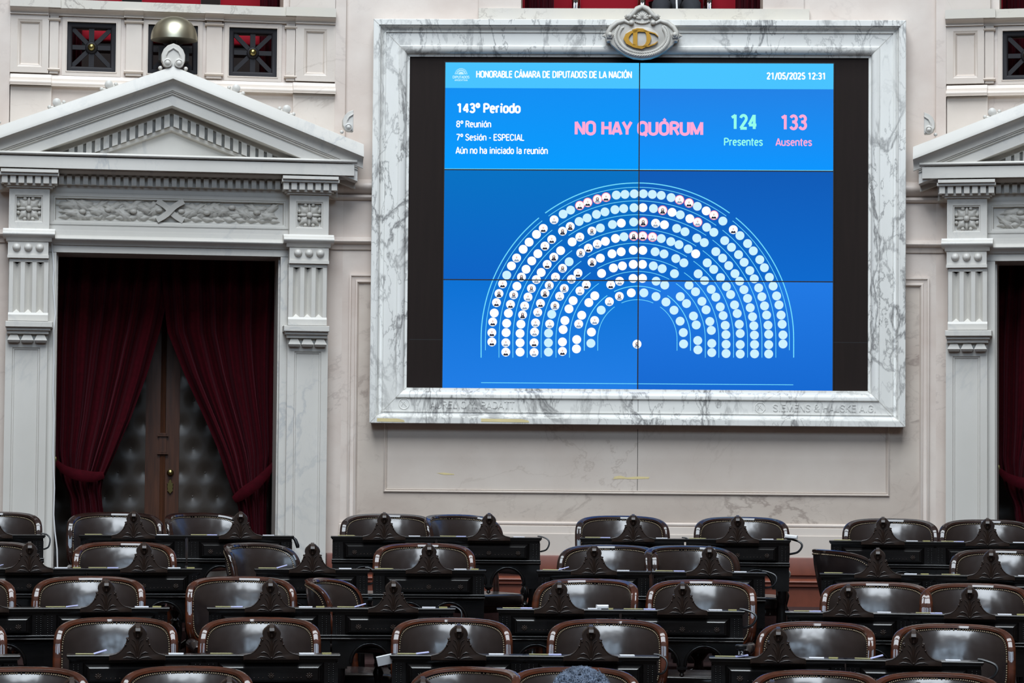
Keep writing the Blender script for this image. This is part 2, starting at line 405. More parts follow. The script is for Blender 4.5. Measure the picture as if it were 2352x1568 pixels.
# recessed-looking field with its moulded border, running behind the screen frame
pu0, pu1 = C_.u(801, 900), C_.u(2133, 900)
pz1 = C_.v(1465, 634); pz0 = C_.v(1465, 1212)
mb = MB()
ring(mb, pu0, pu1, pz0-0.03, pz1, [(0, 0), (0, 0.03), (0.012, 0.035), (0.02, 0.022), (0.045, 0.018), (0.05, 0.03), (0.062, 0.034), (0.075, 0.012), (0.075, 0)])
solid(C_, 'trim_4', mb, m_wall)
mb = MB(); mb.box(pu0+0.075, pu1-0.075, -0.008, 0.05, pz0+0.03, pz1-0.07)
solid(C_, 'trim_5', mb, m_field)
iu0, iz0 = C_.uv(881, 1130); iu1, _ = C_.uv(2042, 1138); iz0 = C_.v(1465, 1134)
mb = MB()
ring(mb, iu0, iu1, iz0, C_.v(1465, 700), [(0, 0.008), (0, 0.022), (0.008, 0.026), (0.016, 0.014), (0.022, 0.02), (0.028, 0.008)])
solid(C_, 'trim_6', mb, m_cream)
mb = MB(); mb.box(iu0+0.028, iu1-0.028, -0.011, 0.05, iz0+0.028, iz0+1.0)
solid(C_, 'trim_7', mb, m_cream)
# mouldings above the red marble base
zb = C_.v(1465, 1276)
mb = MB()
z1_, z2_ = C_.v(1465, 1207), C_.v(1465, 1226)
course(mb, h1, h2, [(0, z1_+0.012), (0.018, z1_+0.012), (0.018, z1_), (0.035, z1_-0.01), (0.04, z2_), (0.05, z2_-0.004), (0.05, zb), (0, zb)])
solid(C_, 'trim_8', mb, m_cream)
def baseboard(F_, u0, u1, name):
    mb = MB()
    z3, z4 = C_.v(1465, 1316), C_.v(1465, 1342)
    course(mb, u0, u1, [(0, zb), (0.07, zb), (0.075, zb-0.01), (0.075, z3), (0.05, z3-0.005), (0.05, z3-0.03)] + arc_prof(0.06, z3-0.03, 0.085, z4+0.02, 0.03, 6) + [(0.085, z4), (0.06, z4), (0.06, 1.5), (0, 1.5)])
    return solid(F_, name, mb, m_red)
baseboard(C_, h1, h2, 'baseboard_back')
# small stains on the wall panel
mb = MB()
def blob(mb, F_, pts, w):
    mb.add([(F_.u(x, y, w), -w, F_.v(x, y, w)) for x, y in pts], [tuple(range(len(pts)))])
blob(mb, C_, [(1412, 1094), (1425, 1092), (1440, 1096), (1462, 1094), (1492, 1095), (1490, 1099), (1450, 1100), (1425, 1099), (1408, 1100)], 0.0125)
blob(mb, C_, [(1003, 1086), (1020, 1085), (1043, 1088), (1043, 1090), (1020, 1090)], 0.0125)
so = solid(C_, 'trim_9', mb, m_stain)

# --- screen frame in veined marble
sm_ = strings(C_, h1, C_.u(900, 500)); sm_.v += []
solid(C_, 'trim_3', sm_, m_wall); solid(C_, 'trim_40', strings(C_, C_.u(2040, 500), h2), m_wall)
fu0, fu1 = C_.u(853, 500, 0.17), C_.u(2081, 500, 0.17)
fz1 = (C_.v(858, 42, 0.17) + C_.v(2083, 47, 0.17))/2; fz0 = (C_.v(848, 969, 0.17) + C_.v(2078, 983, 0.17))/2
kc = DW/F
FR = C_.empty('screen_frame', (fu0+fu1)/2, 0, fz0, label='broad veined white marble frame around the blue video wall', cat='frame')
prof = [(0, 0), (0, 0.161), (0.004, 0.165), (0.046, 0.165), (0.046, 0.150), (0.054, 0.150), (0.056, 0.140), (0.060, 0.128), (0.067, 0.117), (0.076, 0.110), (0.088, 0.107), (0.092, 0.107), (0.092, 0.114),
        (0.098, 0.114), (0.098, 0.100), (0.206, 0.100), (0.206, 0.113), (0.212, 0.115)] + [(0.212+0.056*sin(t*pi/12), 0.066+0.049*cos(t*pi/12)) for t in range(1, 7)] + [(0.268, 0.058), (0.288, 0.056), (0.288, 0.03)]
mb = MB(); ring(mb, fu0, fu1, fz0, fz1, prof)
mold = mb.build('moulding', m_frame, FR, ang=25)
for (x, z, sx, sz) in ((fu0, fz0, 1, 1), (fu1, fz0, -1, 1), (fu0, fz1, 1, -1), (fu1, fz1, -1, -1)):   # mitre joints as hairlines
    mb = MB()
    for k in range(len(prof)-1):
        (d0, w0), (d1, w1) = prof[k], prof[k+1]
        if d1 - d0 < 0.001: continue
        e = 0.0015
        mb.add([(x+sx*(d0+e), -w0-e, z+sz*(d0-e)), (x+sx*(d0-e), -w0-e, z+sz*(d0+e)), (x+sx*(d1-e), -w1-e, z+sz*(d1+e)), (x+sx*(d1+e), -w1-e, z+sz*(d1-e))], [(0, 1, 2, 3)])
    mb.build('mitre_joint', m_carve, FR)
# yellowed patches on the bottom rail
for a, b, y0, y1 in ((1105, 1216, 961, 969), (866, 930, 960, 968)):
    mb = MB(); u0, z1 = C_.uv(a, y0, 0.167); u1, z0 = C_.uv(b, y1, 0.167)
    mb.add([(u0, -0.167, z0), (u1, -0.167, z0-0.003), (u1-0.01, -0.167, z1-0.012), (u1-0.06, -0.167, z1-0.002), (u0, -0.167, z1)], [(0, 1, 2, 3, 4)])
    tag(mb.build('yellow_stain', m_stain, FR), label='yellowed streak on the bottom rail')
# joint in the middle of the bottom rail and of the panel under it
mb = MB(); uj = C_.u(1465, 940); mb.box(uj-0.0015, uj+0.0015, -0.1015, -0.1, C_.v(1465, 945, .12), C_.v(1465, 912, .12)); mb.build('rail_joint', m_board, FR, smooth=False)
mb = MB(); mb.box(uj-0.002, uj+0.002, -0.0115, -0.01, C_.v(1465, 1131), C_.v(1465, 985)); solid(C_, 'trim_41', mb, m_board)
# lettering
def text_mesh(s, bold=0.0, depth=0.0):
    cu = bpy.data.curves.new('t', 'FONT'); cu.body = s; cu.size = 1; cu.offset = bold; cu.extrude = depth; cu.resolution_u = 3
    ob = bpy.data.objects.new('t', cu); COL.objects.link(ob)
    bpy.context.view_layer.update()
    me = bpy.data.meshes.new_from_object(ob.evaluated_get(bpy.context.evaluated_depsgraph_get()))
    v = [tuple(p.co) for p in me.vertices]; f = [tuple(p.vertices) for p in me.polygons]
    bpy.data.objects.remove(ob); bpy.data.curves.remove(cu); bpy.data.meshes.remove(me)
    return v, f
def text_into(mb, s, u0, u1, zb_, zc, y, bold=0.0, cap=None, thick=0.0):
    """fits a line of text between u0..u1 with its cap height from zb_ to zc"""
    v, f = text_mesh(s, bold, 0.5 if thick else 0.0)
    cv, _ = text_mesh('H', bold); ch = max(p[1] for p in cv); cb = min(p[1] for p in cv)
    x0 = min(p[0] for p in v); x1 = max(p[0] for p in v)
    mb.add([(u0 + (p[0]-x0)/(x1-x0)*(u1-u0), y - p[2]*2*thick, zb_ + (p[1]-cb)/(ch-cb)*(zc-zb_)) for p in v], f)
# a condensed sans-serif drawn with strokes: glyph -> (advance, list of polylines), cap height 1
def _arc(cx, cz, rx, rz, a0, a1, n=10): return [(cx+rx*cos(radians(a0+(a1-a0)*i/n)), cz+rz*sin(radians(a0+(a1-a0)*i/n))) for i in range(n+1)]
def _oval(x0, x1, z0, z1, r=None):     # straight-sided oval of a condensed face
    rx = (x1-x0)/2; rz = min(r or rx*1.15, (z1-z0)/2)
    return _arc(x1-rx, z1-rz, rx, rz, 0, 180) + _arc(x0+rx, z0+rz, rx, rz, 180, 360) + [(x1, z1-rz)]
_X = 0.74
G = {
 'H': (.56, [[(.06,0),(.06,1)],[(.5,0),(.5,1)],[(.06,.53),(.5,.53)]]), 'O': (.58, [_oval(.06,.52,.03,.97)]), 'N': (.57, [[(.06,0),(.06,1)],[(.51,0),(.51,1)],[(.06,.98),(.51,.02)]]),
 'R': (.53, [[(.06,0),(.06,1)],[(.06,.96),(.26,.96)]+_arc(.26,.73,.21,.23,90,-90)+[(.06,.5)],[(.27,.5),(.5,0)]]), 'A': (.55, [[(.02,0),(.275,1)],[(.275,1),(.53,0)],[(.12,.27),(.43,.27)]]),
 'B': (.53, [[(.06,0),(.06,1)],[(.06,.96),(.26,.96)]+_arc(.26,.745,.19,.215,90,-90)+[(.06,.53)],[(.26,.53)]+_arc(.27,.285,.21,.245,90,-90)+[(.06,.04)]]), 'L': (.45, [[(.06,0),(.06,1)],[(.06,.04),(.43,.04)]]),
 'E': (.48, [[(.06,0),(.06,1)],[(.06,.04),(.45,.04)],[(.06,.96),(.45,.96)],[(.06,.53),(.41,.53)]]), 'C': (.55, [_arc(.285,.7,.225,.27,8,180)+_arc(.285,.3,.225,.27,180,352)]),
 'M': (.72, [[(.06,0),(.06,1)],[(.66,0),(.66,1)],[(.06,.98),(.36,.05)],[(.36,.05),(.66,.98)]]), 'D': (.56, [[(.06,0),(.06,1)],[(.06,.96),(.22,.96)]+_arc(.22,.68,.28,.28,90,0)+_arc(.22,.32,.28,.28,0,-90)+[(.06,.04)]]),
 'I': (.23, [[(.115,0),(.115,1)]]), 'P': (.53, [[(.06,0),(.06,1)],[(.06,.96),(.26,.96)]+_arc(.26,.71,.22,.25,90,-90)+[(.06,.46)]]), 'U': (.56, [[(.06,1),(.06,.28)]+_arc(.28,.27,.22,.24,180,360)+[(.5,1)]]),
 'T': (.5, [[(.25,0),(.25,1)],[(.01,.96),(.49,.96)]]), 'S': (.52, [_arc(.26,.75,.2,.22,10,180)+[(.1,.63),(.26,.52),(.42,.4)]+_arc(.26,.25,.2,.22,25,-170)]),
 'Q': (.58, [_oval(.06,.52,.03,.97),[(.32,.18),(.54,-.1)]]), 'Y': (.53, [[(.02,1),(.265,.42)],[(.51,1),(.265,.42)],[(.265,.44),(.265,0)]]),
 'e': (.46, [[(.06,.40),(.40,.40)]+_arc(.23,.45,.17,.26,-5,180)+_arc(.23,.29,.17,.26,180,318)]), 'r': (.33, [[(.07,0),(.07,_X)],_arc(.22,.50,.15,.2,180,75)+[(.31,.7)]]), 'i': (.22, [[(.11,0),(.11,_X)],[(.11,.88),(.11,1)]]), 'ı': (.22, [[(.11,0),(.11,_X)]]),
 'o': (.48, [_oval(.06,.42,.03,.71)]), 'd': (.48, [[(.42,0),(.42,1.05)],_oval(.06,.42,.03,.71)]), 'u': (.48, [[(.06,_X),(.06,.22)]+_arc(.23,.22,.17,.19,180,330),[(.42,0),(.42,_X)]]), 'n': (.48, [[(.06,0),(.06,_X)],_arc(.24,.52,.18,.19,165,0)+[(.42,0)]]),
 's': (.43, [_arc(.215,.545,.15,.165,15,180)+[(.1,.46),(.215,.38),(.33,.29)]+_arc(.215,.19,.155,.165,30,-165)]), 'h': (.48, [[(.06,0),(.06,1.05)],_arc(.24,.52,.18,.19,165,0)+[(.42,0)]]),
 'a': (.46, [_arc(.23,.54,.16,.17,160,0)+[(.39,.0)],[(.39,.42),(.25,.42)]+_arc(.22,.225,.16,.2,90,290)+[(.39,.16)]]), 'c': (.44, [_arc(.235,.47,.175,.24,10,180)+_arc(.235,.27,.175,.24,180,350)]), 'l': (.22, [[(.11,0),(.11,1.05)]]),
 't': (.31, [[(.13,.95),(.13,.16)]+_arc(.22,.14,.09,.11,180,285),[(.01,.7),(.29,.7)]]),
 '0': (.52, [_oval(.06,.46,.03,.97)]), '1': (.52, [[(.3,0),(.3,1)],[(.08,.80),(.32,.97)]]), '2': (.52, [_arc(.255,.74,.185,.22,170,-20)+[(.38,.56),(.07,.05)],[(.05,.045),(.47,.045)]]),
 '3': (.52, [_arc(.25,.745,.185,.215,160,-85),[(.16,.53),(.27,.53)],_arc(.25,.275,.2,.24,85,-160)]), '4': (.53, [[(.37,0),(.37,1)],[(.35,.96),(.04,.3)],[(.03,.28),(.51,.28)]]), '5': (.52, [[(.45,.955),(.12,.955)],[(.125,.96),(.095,.5)],_arc(.255,.3,.195,.26,125,-155)]),
 '7': (.5, [[(.03,.955),(.46,.955)],[(.45,.95),(.17,0)]]), '8': (.52, [_oval(.08,.44,.53,.97),_oval(.06,.46,.03,.53)]), '/': (.36, [[(.03,-.1),(.33,1)]]), ':': (.22, [[(.11,0),(.11,.13)],[(.11,.58),(.11,.71)]]), '-': (.3, [[(.03,.4),(.27,.4)]]), ' ': (.23, []),
 'º': (.34, [_oval(.06,.3,.60,.98)]), '&': (.6, [[(.55,0),(.14,.72)]+_arc(.27,.8,.13,.17,190,-10)+[(.36,.66),(.1,.4)]+_arc(.26,.24,.2,.21,150,320)+[(.54,.5)]]), 'G': (.58, [_arc(.285,.7,.225,.27,15,180)+_arc(.285,.3,.225,.27,180,360)+[(.51,.47)],[(.3,.47),(.52,.47)]]), 'K': (.54, [[(.06,0),(.06,1)],[(.5,1),(.07,.4)],[(.2,.56),(.53,0)]]), '.': (.2, [[(.1,0),(.1,.13)]])}
for _a, _b, _d in (('Á', 'A', 0), ('Ó', 'O', 0), ('í', 'ı', -.24), ('ó', 'o', -.24), ('ú', 'u', -.24)):
    w_, st_ = G[_b]; m_ = w_/2; G[_a] = (w_, st_ + [[(m_-.03, 1.1+_d), (m_+.09, 1.24+_d)]])
def text_px(mb, s, x0, x1, ybase, ycap, w, wt=.15, thick=0.0, F_=C_):
    """sets a level line of text from x0 to x1; wt = stroke weight over cap height"""
    xm = (x0+x1)/2; u0, u1 = F_.u(x0, ybase, w), F_.u(x1, ybase, w); zb_, zc = F_.v(xm, ybase, w), F_.v(xm, ycap, w); H = zc-zb_
    sp_ = .05 + .2*max(0, wt-.12); tot = sum(G[c][0] + sp_ for c in s) - sp_; sx = (u1-u0)/tot; x = u0; th = wt*H
    for c in s:
        adv, strokes = G[c]
        for st in strokes:
            P = []
            for px, pz in st:
                q = (x+px*sx, zb_ + th*.1*(0 if .1 < pz < .9 else 0) + pz*H)
                if not P or hypot(q[0]-P[-1][0], q[1]-P[-1][1]) > H*.004: P.append(q)
            if len(P) > 1: mb.ribbon(P, th, -w-thick, -w)
        x += (adv+sp_)*sx
mb = MB()
text_px(mb, 'AURELIO Y. PADATT', 988, 1182, 937, 921, 0.101, 0.13, 0.004)
mb.build('carved_lettering', m_frame, FR); mb = MB()
text_px(mb, 'SIEMENS & HALSKE A.G.', 1775, 2012, 945, 929, 0.101, 0.13, 0.004)
mb.build('carved_lettering', m_frame, FR)
for cx, cy, nn in ((928, 927, 24), (1746, 936, 8)):
    mb = MB(); u, z = C_.uv(cx, cy, 0.101); r = 12*kc
    mb.tube([(u+r*cos(2*pi*i/nn+pi/8), -0.101, z+r*sin(2*pi*i/nn+pi/8)) for i in range(nn)], 0.004, 5, True)
    for a in ((-0.5, 0.5, 0.5, -0.5), (-0.5, -0.4, 0.0, 0.5), (0.0, 0.5, 0.5, -0.4)):
        mb.tube([(u+r*a[0], -0.101, z+r*a[1]), (u+r*a[2], -0.101, z+r*a[3])], 0.003, 5)
    mb.build('carved_emblem', m_frame, FR)

# --- video wall
WS = 0.05
VW = C_.empty('video_wall', C_.u(1465, 890, WS), -WS, C_.v(1465, 898, WS), label='blue video wall of six panels showing the attendance chart', cat='video wall')
mb = MB()
bu0, bu1 = fu0+0.27, fu1-0.27; bz0, bz1 = fz0+0.27, fz1-0.27
mb.box(bu0, bu1, -0.04, 0.0, bz0, bz1)
back = mb.build('backing_board', m_board, VW)
mb = MB(); s_ = C_.v(1465, 784, 0.031)
for a in (C_.u(940, 780, 0.031), C_.u(1957, 790, 0.031)): mb.box(a if a < 0 else C_.u(1912, 790, 0.031), C_.u(1018, 780, 0.031) if a < 0 else bu1, -0.0405, -0.039, s_, s_+0.006)
mb.build('board_joint', m_black, VW)
su0, su1 = (C_.u(1023, 142, WS)+C_.u(1016, 892, WS))/2, (C_.u(1915, 147, WS)+C_.u(1912, 899, WS))/2
sz1 = (C_.v(1023, 142, WS)+C_.v(1915, 147, WS))/2; sz0 = (C_.v(1016, 892, WS)+C_.v(1912, 899, WS))/2
um = C_.u(1467, 500, WS); zs1 = C_.v(1465, 391.5, WS); zs2 = C_.v(1465, 644.5, WS)
def grad(name, c0, c1, ax=2, lo=0.0, hi=1.0):
    """one panel's picture: two blues blending along the panel (uneven backlight)"""
    m = bpy.data.materials.new(name); m.use_nodes = True; nt = m.node_tree; nt.nodes.clear(); L = nt.links
    tc = node(nt, 'ShaderNodeTexCoord'); sp = node(nt, 'ShaderNodeSeparateXYZ'); L.new(tc.outputs['Generated'], sp.inputs[0])
    mix = node(nt, 'ShaderNodeMix', data_type='RGBA'); L.new(sp.outputs[ax], mix.inputs[0]); mix.inputs[6].default_value = c0; mix.inputs[7].default_value = c1
    e = node(nt, 'ShaderNodeEmission'); L.new(mix.outputs[2], e.inputs[0])
    o = node(nt, 'ShaderNodeOutputMaterial'); L.new(e.outputs[0], o.inputs[0]); return m
PANEL = {(0, 0): (rgb(8, 156, 255), rgb(24, 140, 240)), (1, 0): (rgb(14, 150, 255), rgb(40, 124, 222)),
         (0, 1): (rgb(16, 100, 198), rgb(10, 114, 196)), (1, 1): (rgb(16, 106, 206), rgb(18, 92, 184)),
         (0, 2): (rgb(34, 126, 230), rgb(14, 114, 212)), (1, 2): (rgb(24, 106, 210), rgb(34, 122, 228))}
zz = [sz1, zs1, zs2, sz0]; uu = [su0, um, su1]
for i in range(2):
    for j in range(3):
        mb = MB(); mb.box(uu[i], uu[i+1], -WS, -0.03, zz[j+1], zz[j])
        o = mb.build('display_panel', grad('panel_picture', *PANEL[(i, j)]), VW, smooth=False)
mb = MB()
e = 0.0045
mb.box(um-e, um+e, -WS-0.006, -0.03, sz0, sz1)
for z in (zs1, zs2): mb.box(su0, su1, -WS-0.006, -0.03, z-e, z+e)
ring(mb, su0-0.006, su1+0.006, sz0-0.006, sz1+0.006, [(0, 0.03), (0, WS+0.006), (0.007, WS+0.006), (0.007, WS-0.002)])
mb.build('bezel', m_black, VW)
e_head = emit('header_blue', rgb(74, 196, 255)); e_white = emit('screen_white', rgb(250, 255, 255), 1.1); e_pale = emit('screen_pale', rgb(206, 242, 255))
e_cyan = emit('screen_cyan', rgb(118, 226, 255)); e_pink = emit('screen_pink', rgb(255, 172, 216)); e_mint = emit('screen_mint', rgb(150, 255, 236)); e_dark = emit('screen_dark', rgb(40, 40, 60))
e_face = emit('screen_skin', rgb(232, 206, 200)); e_redring = emit('screen_red', rgb(244, 120, 150)); e_grey = emit('screen_grey', rgb(150, 165, 190)); e_head2 = emit('header_light', rgb(196, 243, 255))
zh = C_.v(1465, 203.5, WS)
mb = MB(); mb.add([(su0, -WS-0.001, zh), (su1, -WS-0.001, zh), (su1, -WS-0.001, sz1), (su0, -WS-0.001, sz1)], [(0, 1, 2, 3)])
mb.build('header_bar', e_head, VW)
for j, z in ((0, zs1), ):
    mb = MB(); mb.add([(su0, -WS-0.001, z+0.006), (su1, -WS-0.001, z+0.006), (su1, -WS-0.001, z+0.010), (su0, -WS-0.001, z+0.010)], [(0, 1, 2, 3)])
    mb.build('divider_line', e_cyan, VW)
TW = WS + 0.002
TX = [('HONORABLE CÁMARA DE DIPUTADOS DE LA NACIÓN', 1094, 1451, 178.5, 163.5, e_white, 0.185, 'title_text'),
      ('21/05/2025 12:31', 1761, 1897, 182, 167, e_white, 0.2, 'date_text'),
      ('143º Período', 1049, 1195, 258.5, 238, e_white, 0.225, 'period_text'),
      ('8º Reunión', 1048, 1128, 292, 277.5, e_white, 0.16, 'meeting_text'),
      ('7º Sesión - ESPECIAL', 1048, 1204, 322.5, 308, e_white, 0.16, 'session_text'),
      ('Aún no ha iniciado la reunión', 1047, 1258, 353, 338, e_white, 0.16, 'status_text'),
      ('NO HAY QUÓRUM', 1321, 1614, 309, 280, e_pink, 0.235, 'quorum_text'),
      ('124', 1678, 1738, 296, 263.5, e_mint, 0.2, 'count_text'), ('Presentes', 1663, 1752, 334, 317, e_mint, 0.16, 'caption_text'),
      ('133', 1793, 1853, 297, 264.5, e_pink, 0.2, 'count_text'), ('Ausentes', 1782, 1865, 334.5, 318, e_pink, 0.16, 'caption_text')]
for s, x0, x1, yb, yc, mt, bo, nm in TX:
    mb = MB(); text_px(mb, s, x0, x1, yb, yc, TW, bo); mb.build(nm, mt, VW, smooth=False)
# small half-sun emblem with its two words
mb = MB(); eu, ez = C_.uv(1059, 171, TW)
for r0, r1, n in ((0, 6.5, 1), (8, 11, 7), (12.2, 14.6, 13)):
    for i in range(n):
        a0 = pi*i/n + (0.05 if n > 1 else 0); a1 = pi*(i+1)/n - (0.05 if n > 1 else 0)
        p = [(eu+r1*kc*cos(a0+(a1-a0)*k/6), -TW, ez+r1*kc*sin(a0+(a1-a0)*k/6)) for k in range(7)]
        q = [(eu+r0*kc*cos(a0+(a1-a0)*k/6), -TW, ez+r0*kc*sin(a0+(a1-a0)*k/6)) for k in range(6, -1, -1)]
        mb.add(p + q, [tuple(range(14))])
mb.build('emblem', e_head2, VW, smooth=False)
mb = MB(); text_px(mb, 'DIPUTADOS', 1040, 1078, 180, 174, TW, 0.2); text_px(mb, 'ARGENTINA', 1044, 1074, 186, 182, TW, 0.18)
mb.build('emblem_text', e_head2, VW, smooth=False)
# seating chart
cxp, cyp = 1464.0, 779.0
cu0, cz0 = C_.uv(cxp, cyp, TW)
def PX(x, y): return (C_.u(x, y, TW), C_.v(x, y, TW))
RADS = [(359, 1.5, 821), (349, 0.9, 804), (318, 0.9, 821), (286, 0.9, 821), (253, 0.9, 821), (221, 0.9, 821), (187, 0.9, 821), (156, 0.9, 821), (122, 1.2, 805), (91, 0.9, 805)]
mb = MB()
def stroke(pts, wd):
    mb.ribbon([PX(*p) for p in pts], wd*2*kc*0.72, -TW, -TW+0.0005)
for r, wd, yend in RADS:
    # the two stairways cut every arc where the line from (1246,495) to (1417,698) crosses it
    f = (r-91)/(359-91.0); a_gap = radians(29.3 + (37.6-29.3)*f); g = 9.0/r
    for sgn in (-1, 1):
        p = [(cxp + sgn*r*sin(a_gap+g), cyp - r*cos(a_gap+g))]
        n = 22
        p = [(cxp + sgn*r*sin(a_gap+g+(pi/2-a_gap-g)*k/n), cyp - r*cos(a_gap+g+(pi/2-a_gap-g)*k/n)) for k in range(n+1)] + [(cxp + sgn*r, yend)]
        stroke(p, wd)
    n = 36
    stroke([(cxp + r*sin(-(a_gap-g)+2*(a_gap-g)*k/n), cyp - r*cos(-(a_gap-g)+2*(a_gap-g)*k/n)) for k in range(n+1)], wd)
stroke([(1105, 878.5), (1822, 883.5)], 1.0)
mb.build('chart_line', e_cyan, VW, smooth=False)
LD = {'A': [(407,1207,'p'),(407,1140,'p'),(413,1063,'p'),(424,999,'w'),(440,924,'p'),(458,859,'p'),(484,789,'p'),(514,726,'c'),(548,660,'w'),(585,603,'p'),(632,540,'w'),(675,489,'w'),(728,433,'w'),(777,390,'p'),(855,328,'p'),(920,287,'c'),(974,258,'c'),(1040,225,'r'),(1097,203,'r'),(1167,180,'r'),(1229,165,'r'),(1303,150,'c'),(1365,145,'c'),(1432,141,'c')],
 'B': [(507,1280,'p'),(507,1213,'p'),(509,1140,'w'),(513,1073,'w'),(526,1001,'w'),(541,937,'p'),(564,868,'p'),(587,806,'w'),(620,740,'p'),(653,684,'w'),(694,624,'w'),(738,572,'w'),(789,517,'p'),(838,469,'p'),(916,410,'p'),(971,376,'p'),(1035,340,'c'),(1093,315,'c'),(1160,289,'c'),(1221,271,'c'),(1293,255,'c'),(1356,247,'c'),(1430,241,'c')],
 'C': [(610,1280,'w'),(610,1213,'w'),(610,1146,'w'),(616,1079,'w'),(628,1012,'p'),(643,948,'p'),(667,884,'p'),(692,822,'p'),(727,758,'p'),(762,707,'w'),(805,649,'p'),(853,597,'p'),(902,550,'w'),(985,487,'w'),(1040,452,'p'),(1127,409,'p'),(1188,387,'c'),(1275,362,'c'),(1339,352,'w'),(1428,344,'c')],
 'D': [(711,1283,'p'),(711,1213,'p'),(714,1136,'p'),(721,1070,'p'),(737,994,'p'),(757,930,'p'),(789,857,'p'),(820,800,'p'),(865,740,'p'),(916,677,'p'),(963,630,'c'),(1047,567,'p'),(1102,532,'p'),(1166,503,'p'),(1224,483,'w'),(1297,462,'w'),(1358,450,'c'),(1428,445,'r')],
 'E': [(814,1280,'c'),(814,1213,'c'),(815,1144,'c'),(823,1078,'p'),(838,1008,'c'),(861,947,'p'),(895,878,'p'),(928,822,'p'),(980,756,'p'),(1027,712,'p'),(1128,634,'p'),(1188,604,'w'),(1272,573,'w'),(1338,558,'w'),(1425,547,'w')],
 'F': [(915,1275,'p'),(915,1207,'w'),(920,1118,'w'),(933,1053,'w'),(962,969,'w'),(992,910,'w'),(1041,840,'p'),(1087,795,'p'),(1197,714,'w'),(1282,675,'w'),(1347,660,'w'),(1425,649,'w')],
 'G': [(1016,1257,'w'),(1018,1190,'w'),(1032,1078,'p'),(1054,1015,'w'),(1105,924,'w'),(1148,875,'w'),(1263,795,'p'),(1327,770,'p'),(1424,750,'w')],
 'H': [(1120,1217,'c'),(1124,1136,'w'),(1147,1053,'p'),(1194,978,'c'),(1253,917,'p'),(1325,879,'p'),(1411,854,'w'),(1452,1223,'p')]}
RD = {'A': [(118,141,'c'),(183,145,'c'),(247,152,'c'),(318,168,'c'),(379,184,'r'),(447,207,'r'),(507,231,'c'),(571,264,'w'),(626,295,'r'),(691,337,'c'),(766,399,'p'),(814,442,'c'),(869,499,'c'),(910,552,'c'),(957,615,'c'),(990,673,'c'),(1026,742,'c'),(1053,805,'c'),(1078,876,'c'),(1095,941,'c'),(1110,1014,'c'),(1118,1080,'c'),(1124,1157,'c'),(1124,1222,'c')],
 'B': [(115,241,'w'),(191,247,'c'),(257,259,'r'),(325,274,'w'),(384,292,'c'),(453,320,'w'),(509,345,'r'),(574,382,'c'),(626,418,'c'),(704,478,'c'),(753,526,'c'),(804,579,'c'),(844,634,'c'),(885,694,'c'),(917,753,'c'),(949,818,'c'),(972,882,'c'),(991,948,'c'),(1006,1014,'c'),(1016,1087,'c'),(1021,1153,'c'),(1021,1227,'c'),(1021,1294,'c')],
 'C': [(117,344,'r'),(206,353,'p'),(270,364,'w'),(358,390,'c'),(418,414,'c'),(503,460,'c'),(557,492,'c'),(640,557,'c'),(689,604,'c'),(733,658,'c'),(778,716,'c'),(812,770,'c'),(843,831,'c'),(869,894,'c'),(888,961,'c'),(905,1026,'c'),(914,1091,'c'),(918,1158,'c'),(919,1226,'c'),(919,1293,'c')],
 'D': [(114,445,'r'),(184,452,'r'),(247,463,'c'),(316,485,'c'),(375,507,'c'),(441,538,'c'),(495,573,'w'),(578,638,'c'),(625,685,'c'),(674,744,'c'),(716,809,'c'),(747,866,'c'),(775,941,'c'),(794,1003,'c'),(809,1080,'c'),(816,1147,'c'),(816,1226,'c'),(816,1294,'c')],
 'E': [(114,548,'w'),(203,558,'c'),(267,574,'c'),(352,607,'c'),(410,638,'c'),(513,717,'c'),(559,766,'c'),(607,829,'c'),(640,885,'c'),(672,955,'c'),(693,1018,'c'),(708,1088,'c'),(713,1155,'c'),(714,1225,'c'),(714,1291,'c')],
 'F': [(112,649,'w'),(190,660,'c'),(254,680,'c'),(342,716,'c'),(447,799,'c'),(494,846,'c'),(540,915,'c'),(570,976,'c'),(597,1060,'c'),(608,1124,'c'),(611,1218,'c'),(611,1284,'c')],
 'G': [(112,750,'w'),(210,770,'c'),(272,798,'c'),(384,881,'c'),(429,931,'c'),(479,1021,'c'),(499,1085,'c'),(510,1197,'c'),(511,1264,'c')],
 'H': [(122,854,'c'),(209,880,'c'),(281,920,'c'),(339,979,'c'),(383,1058,'c'),(406,1140,'c'),(408,1222,'c')]}
DOTS = [(1000+x/3.1354, 400+y/3.1354, t) for k in LD for x, y, t in LD[k]] + [(1440+x/3.136, 400+y/3.136, t) for k in RD for x, y, t in RD[k]]
mw, mp_, mr_, mf, md, mg = MB(), MB(), MB(), MB(), MB(), MB()
for x, y, t in DOTS:
    u, z = PX(x, y); r = 10.2*kc
    if t == 'c': mp_.disc(u, -TW-0.0004, z, r)
    else:
        if t == 'r': mr_.disc(u, -TW-0.0003, z, r*1.08)
        mw.disc(u, -TW-0.0006, z, r*(0.94 if t == 'r' else 1))
        if t in 'pr':      # a tiny generic bust
            h = rnd.choice((0.0, 0.0, 1.0)); mm = rnd.choice((md, md, mg, mg))
            mf.add([(u+0.2*r*cos(2*pi*i/10), -TW-0.0010, z+0.12*r+0.27*r*sin(2*pi*i/10)) for i in range(10)], [tuple(range(10))])
            if h: md.add([(u+a*r, -TW-0.0008, z+b*r) for a, b in ((-0.3,-0.35),(0.3,-0.35),(0.32,0.2),(0.15,0.45),(-0.15,0.45),(-0.32,0.2))], [(0,1,2,3,4,5)])
            mm.add([(u+a*r, -TW-0.0012, z+b*r) for a, b in ((-0.55,-0.78),(0.55,-0.78),(0.5,-0.45),(0.2,-0.25),(0,-0.45),(-0.2,-0.25),(-0.5,-0.45))], [(0,1,2,3,4,5,6)])
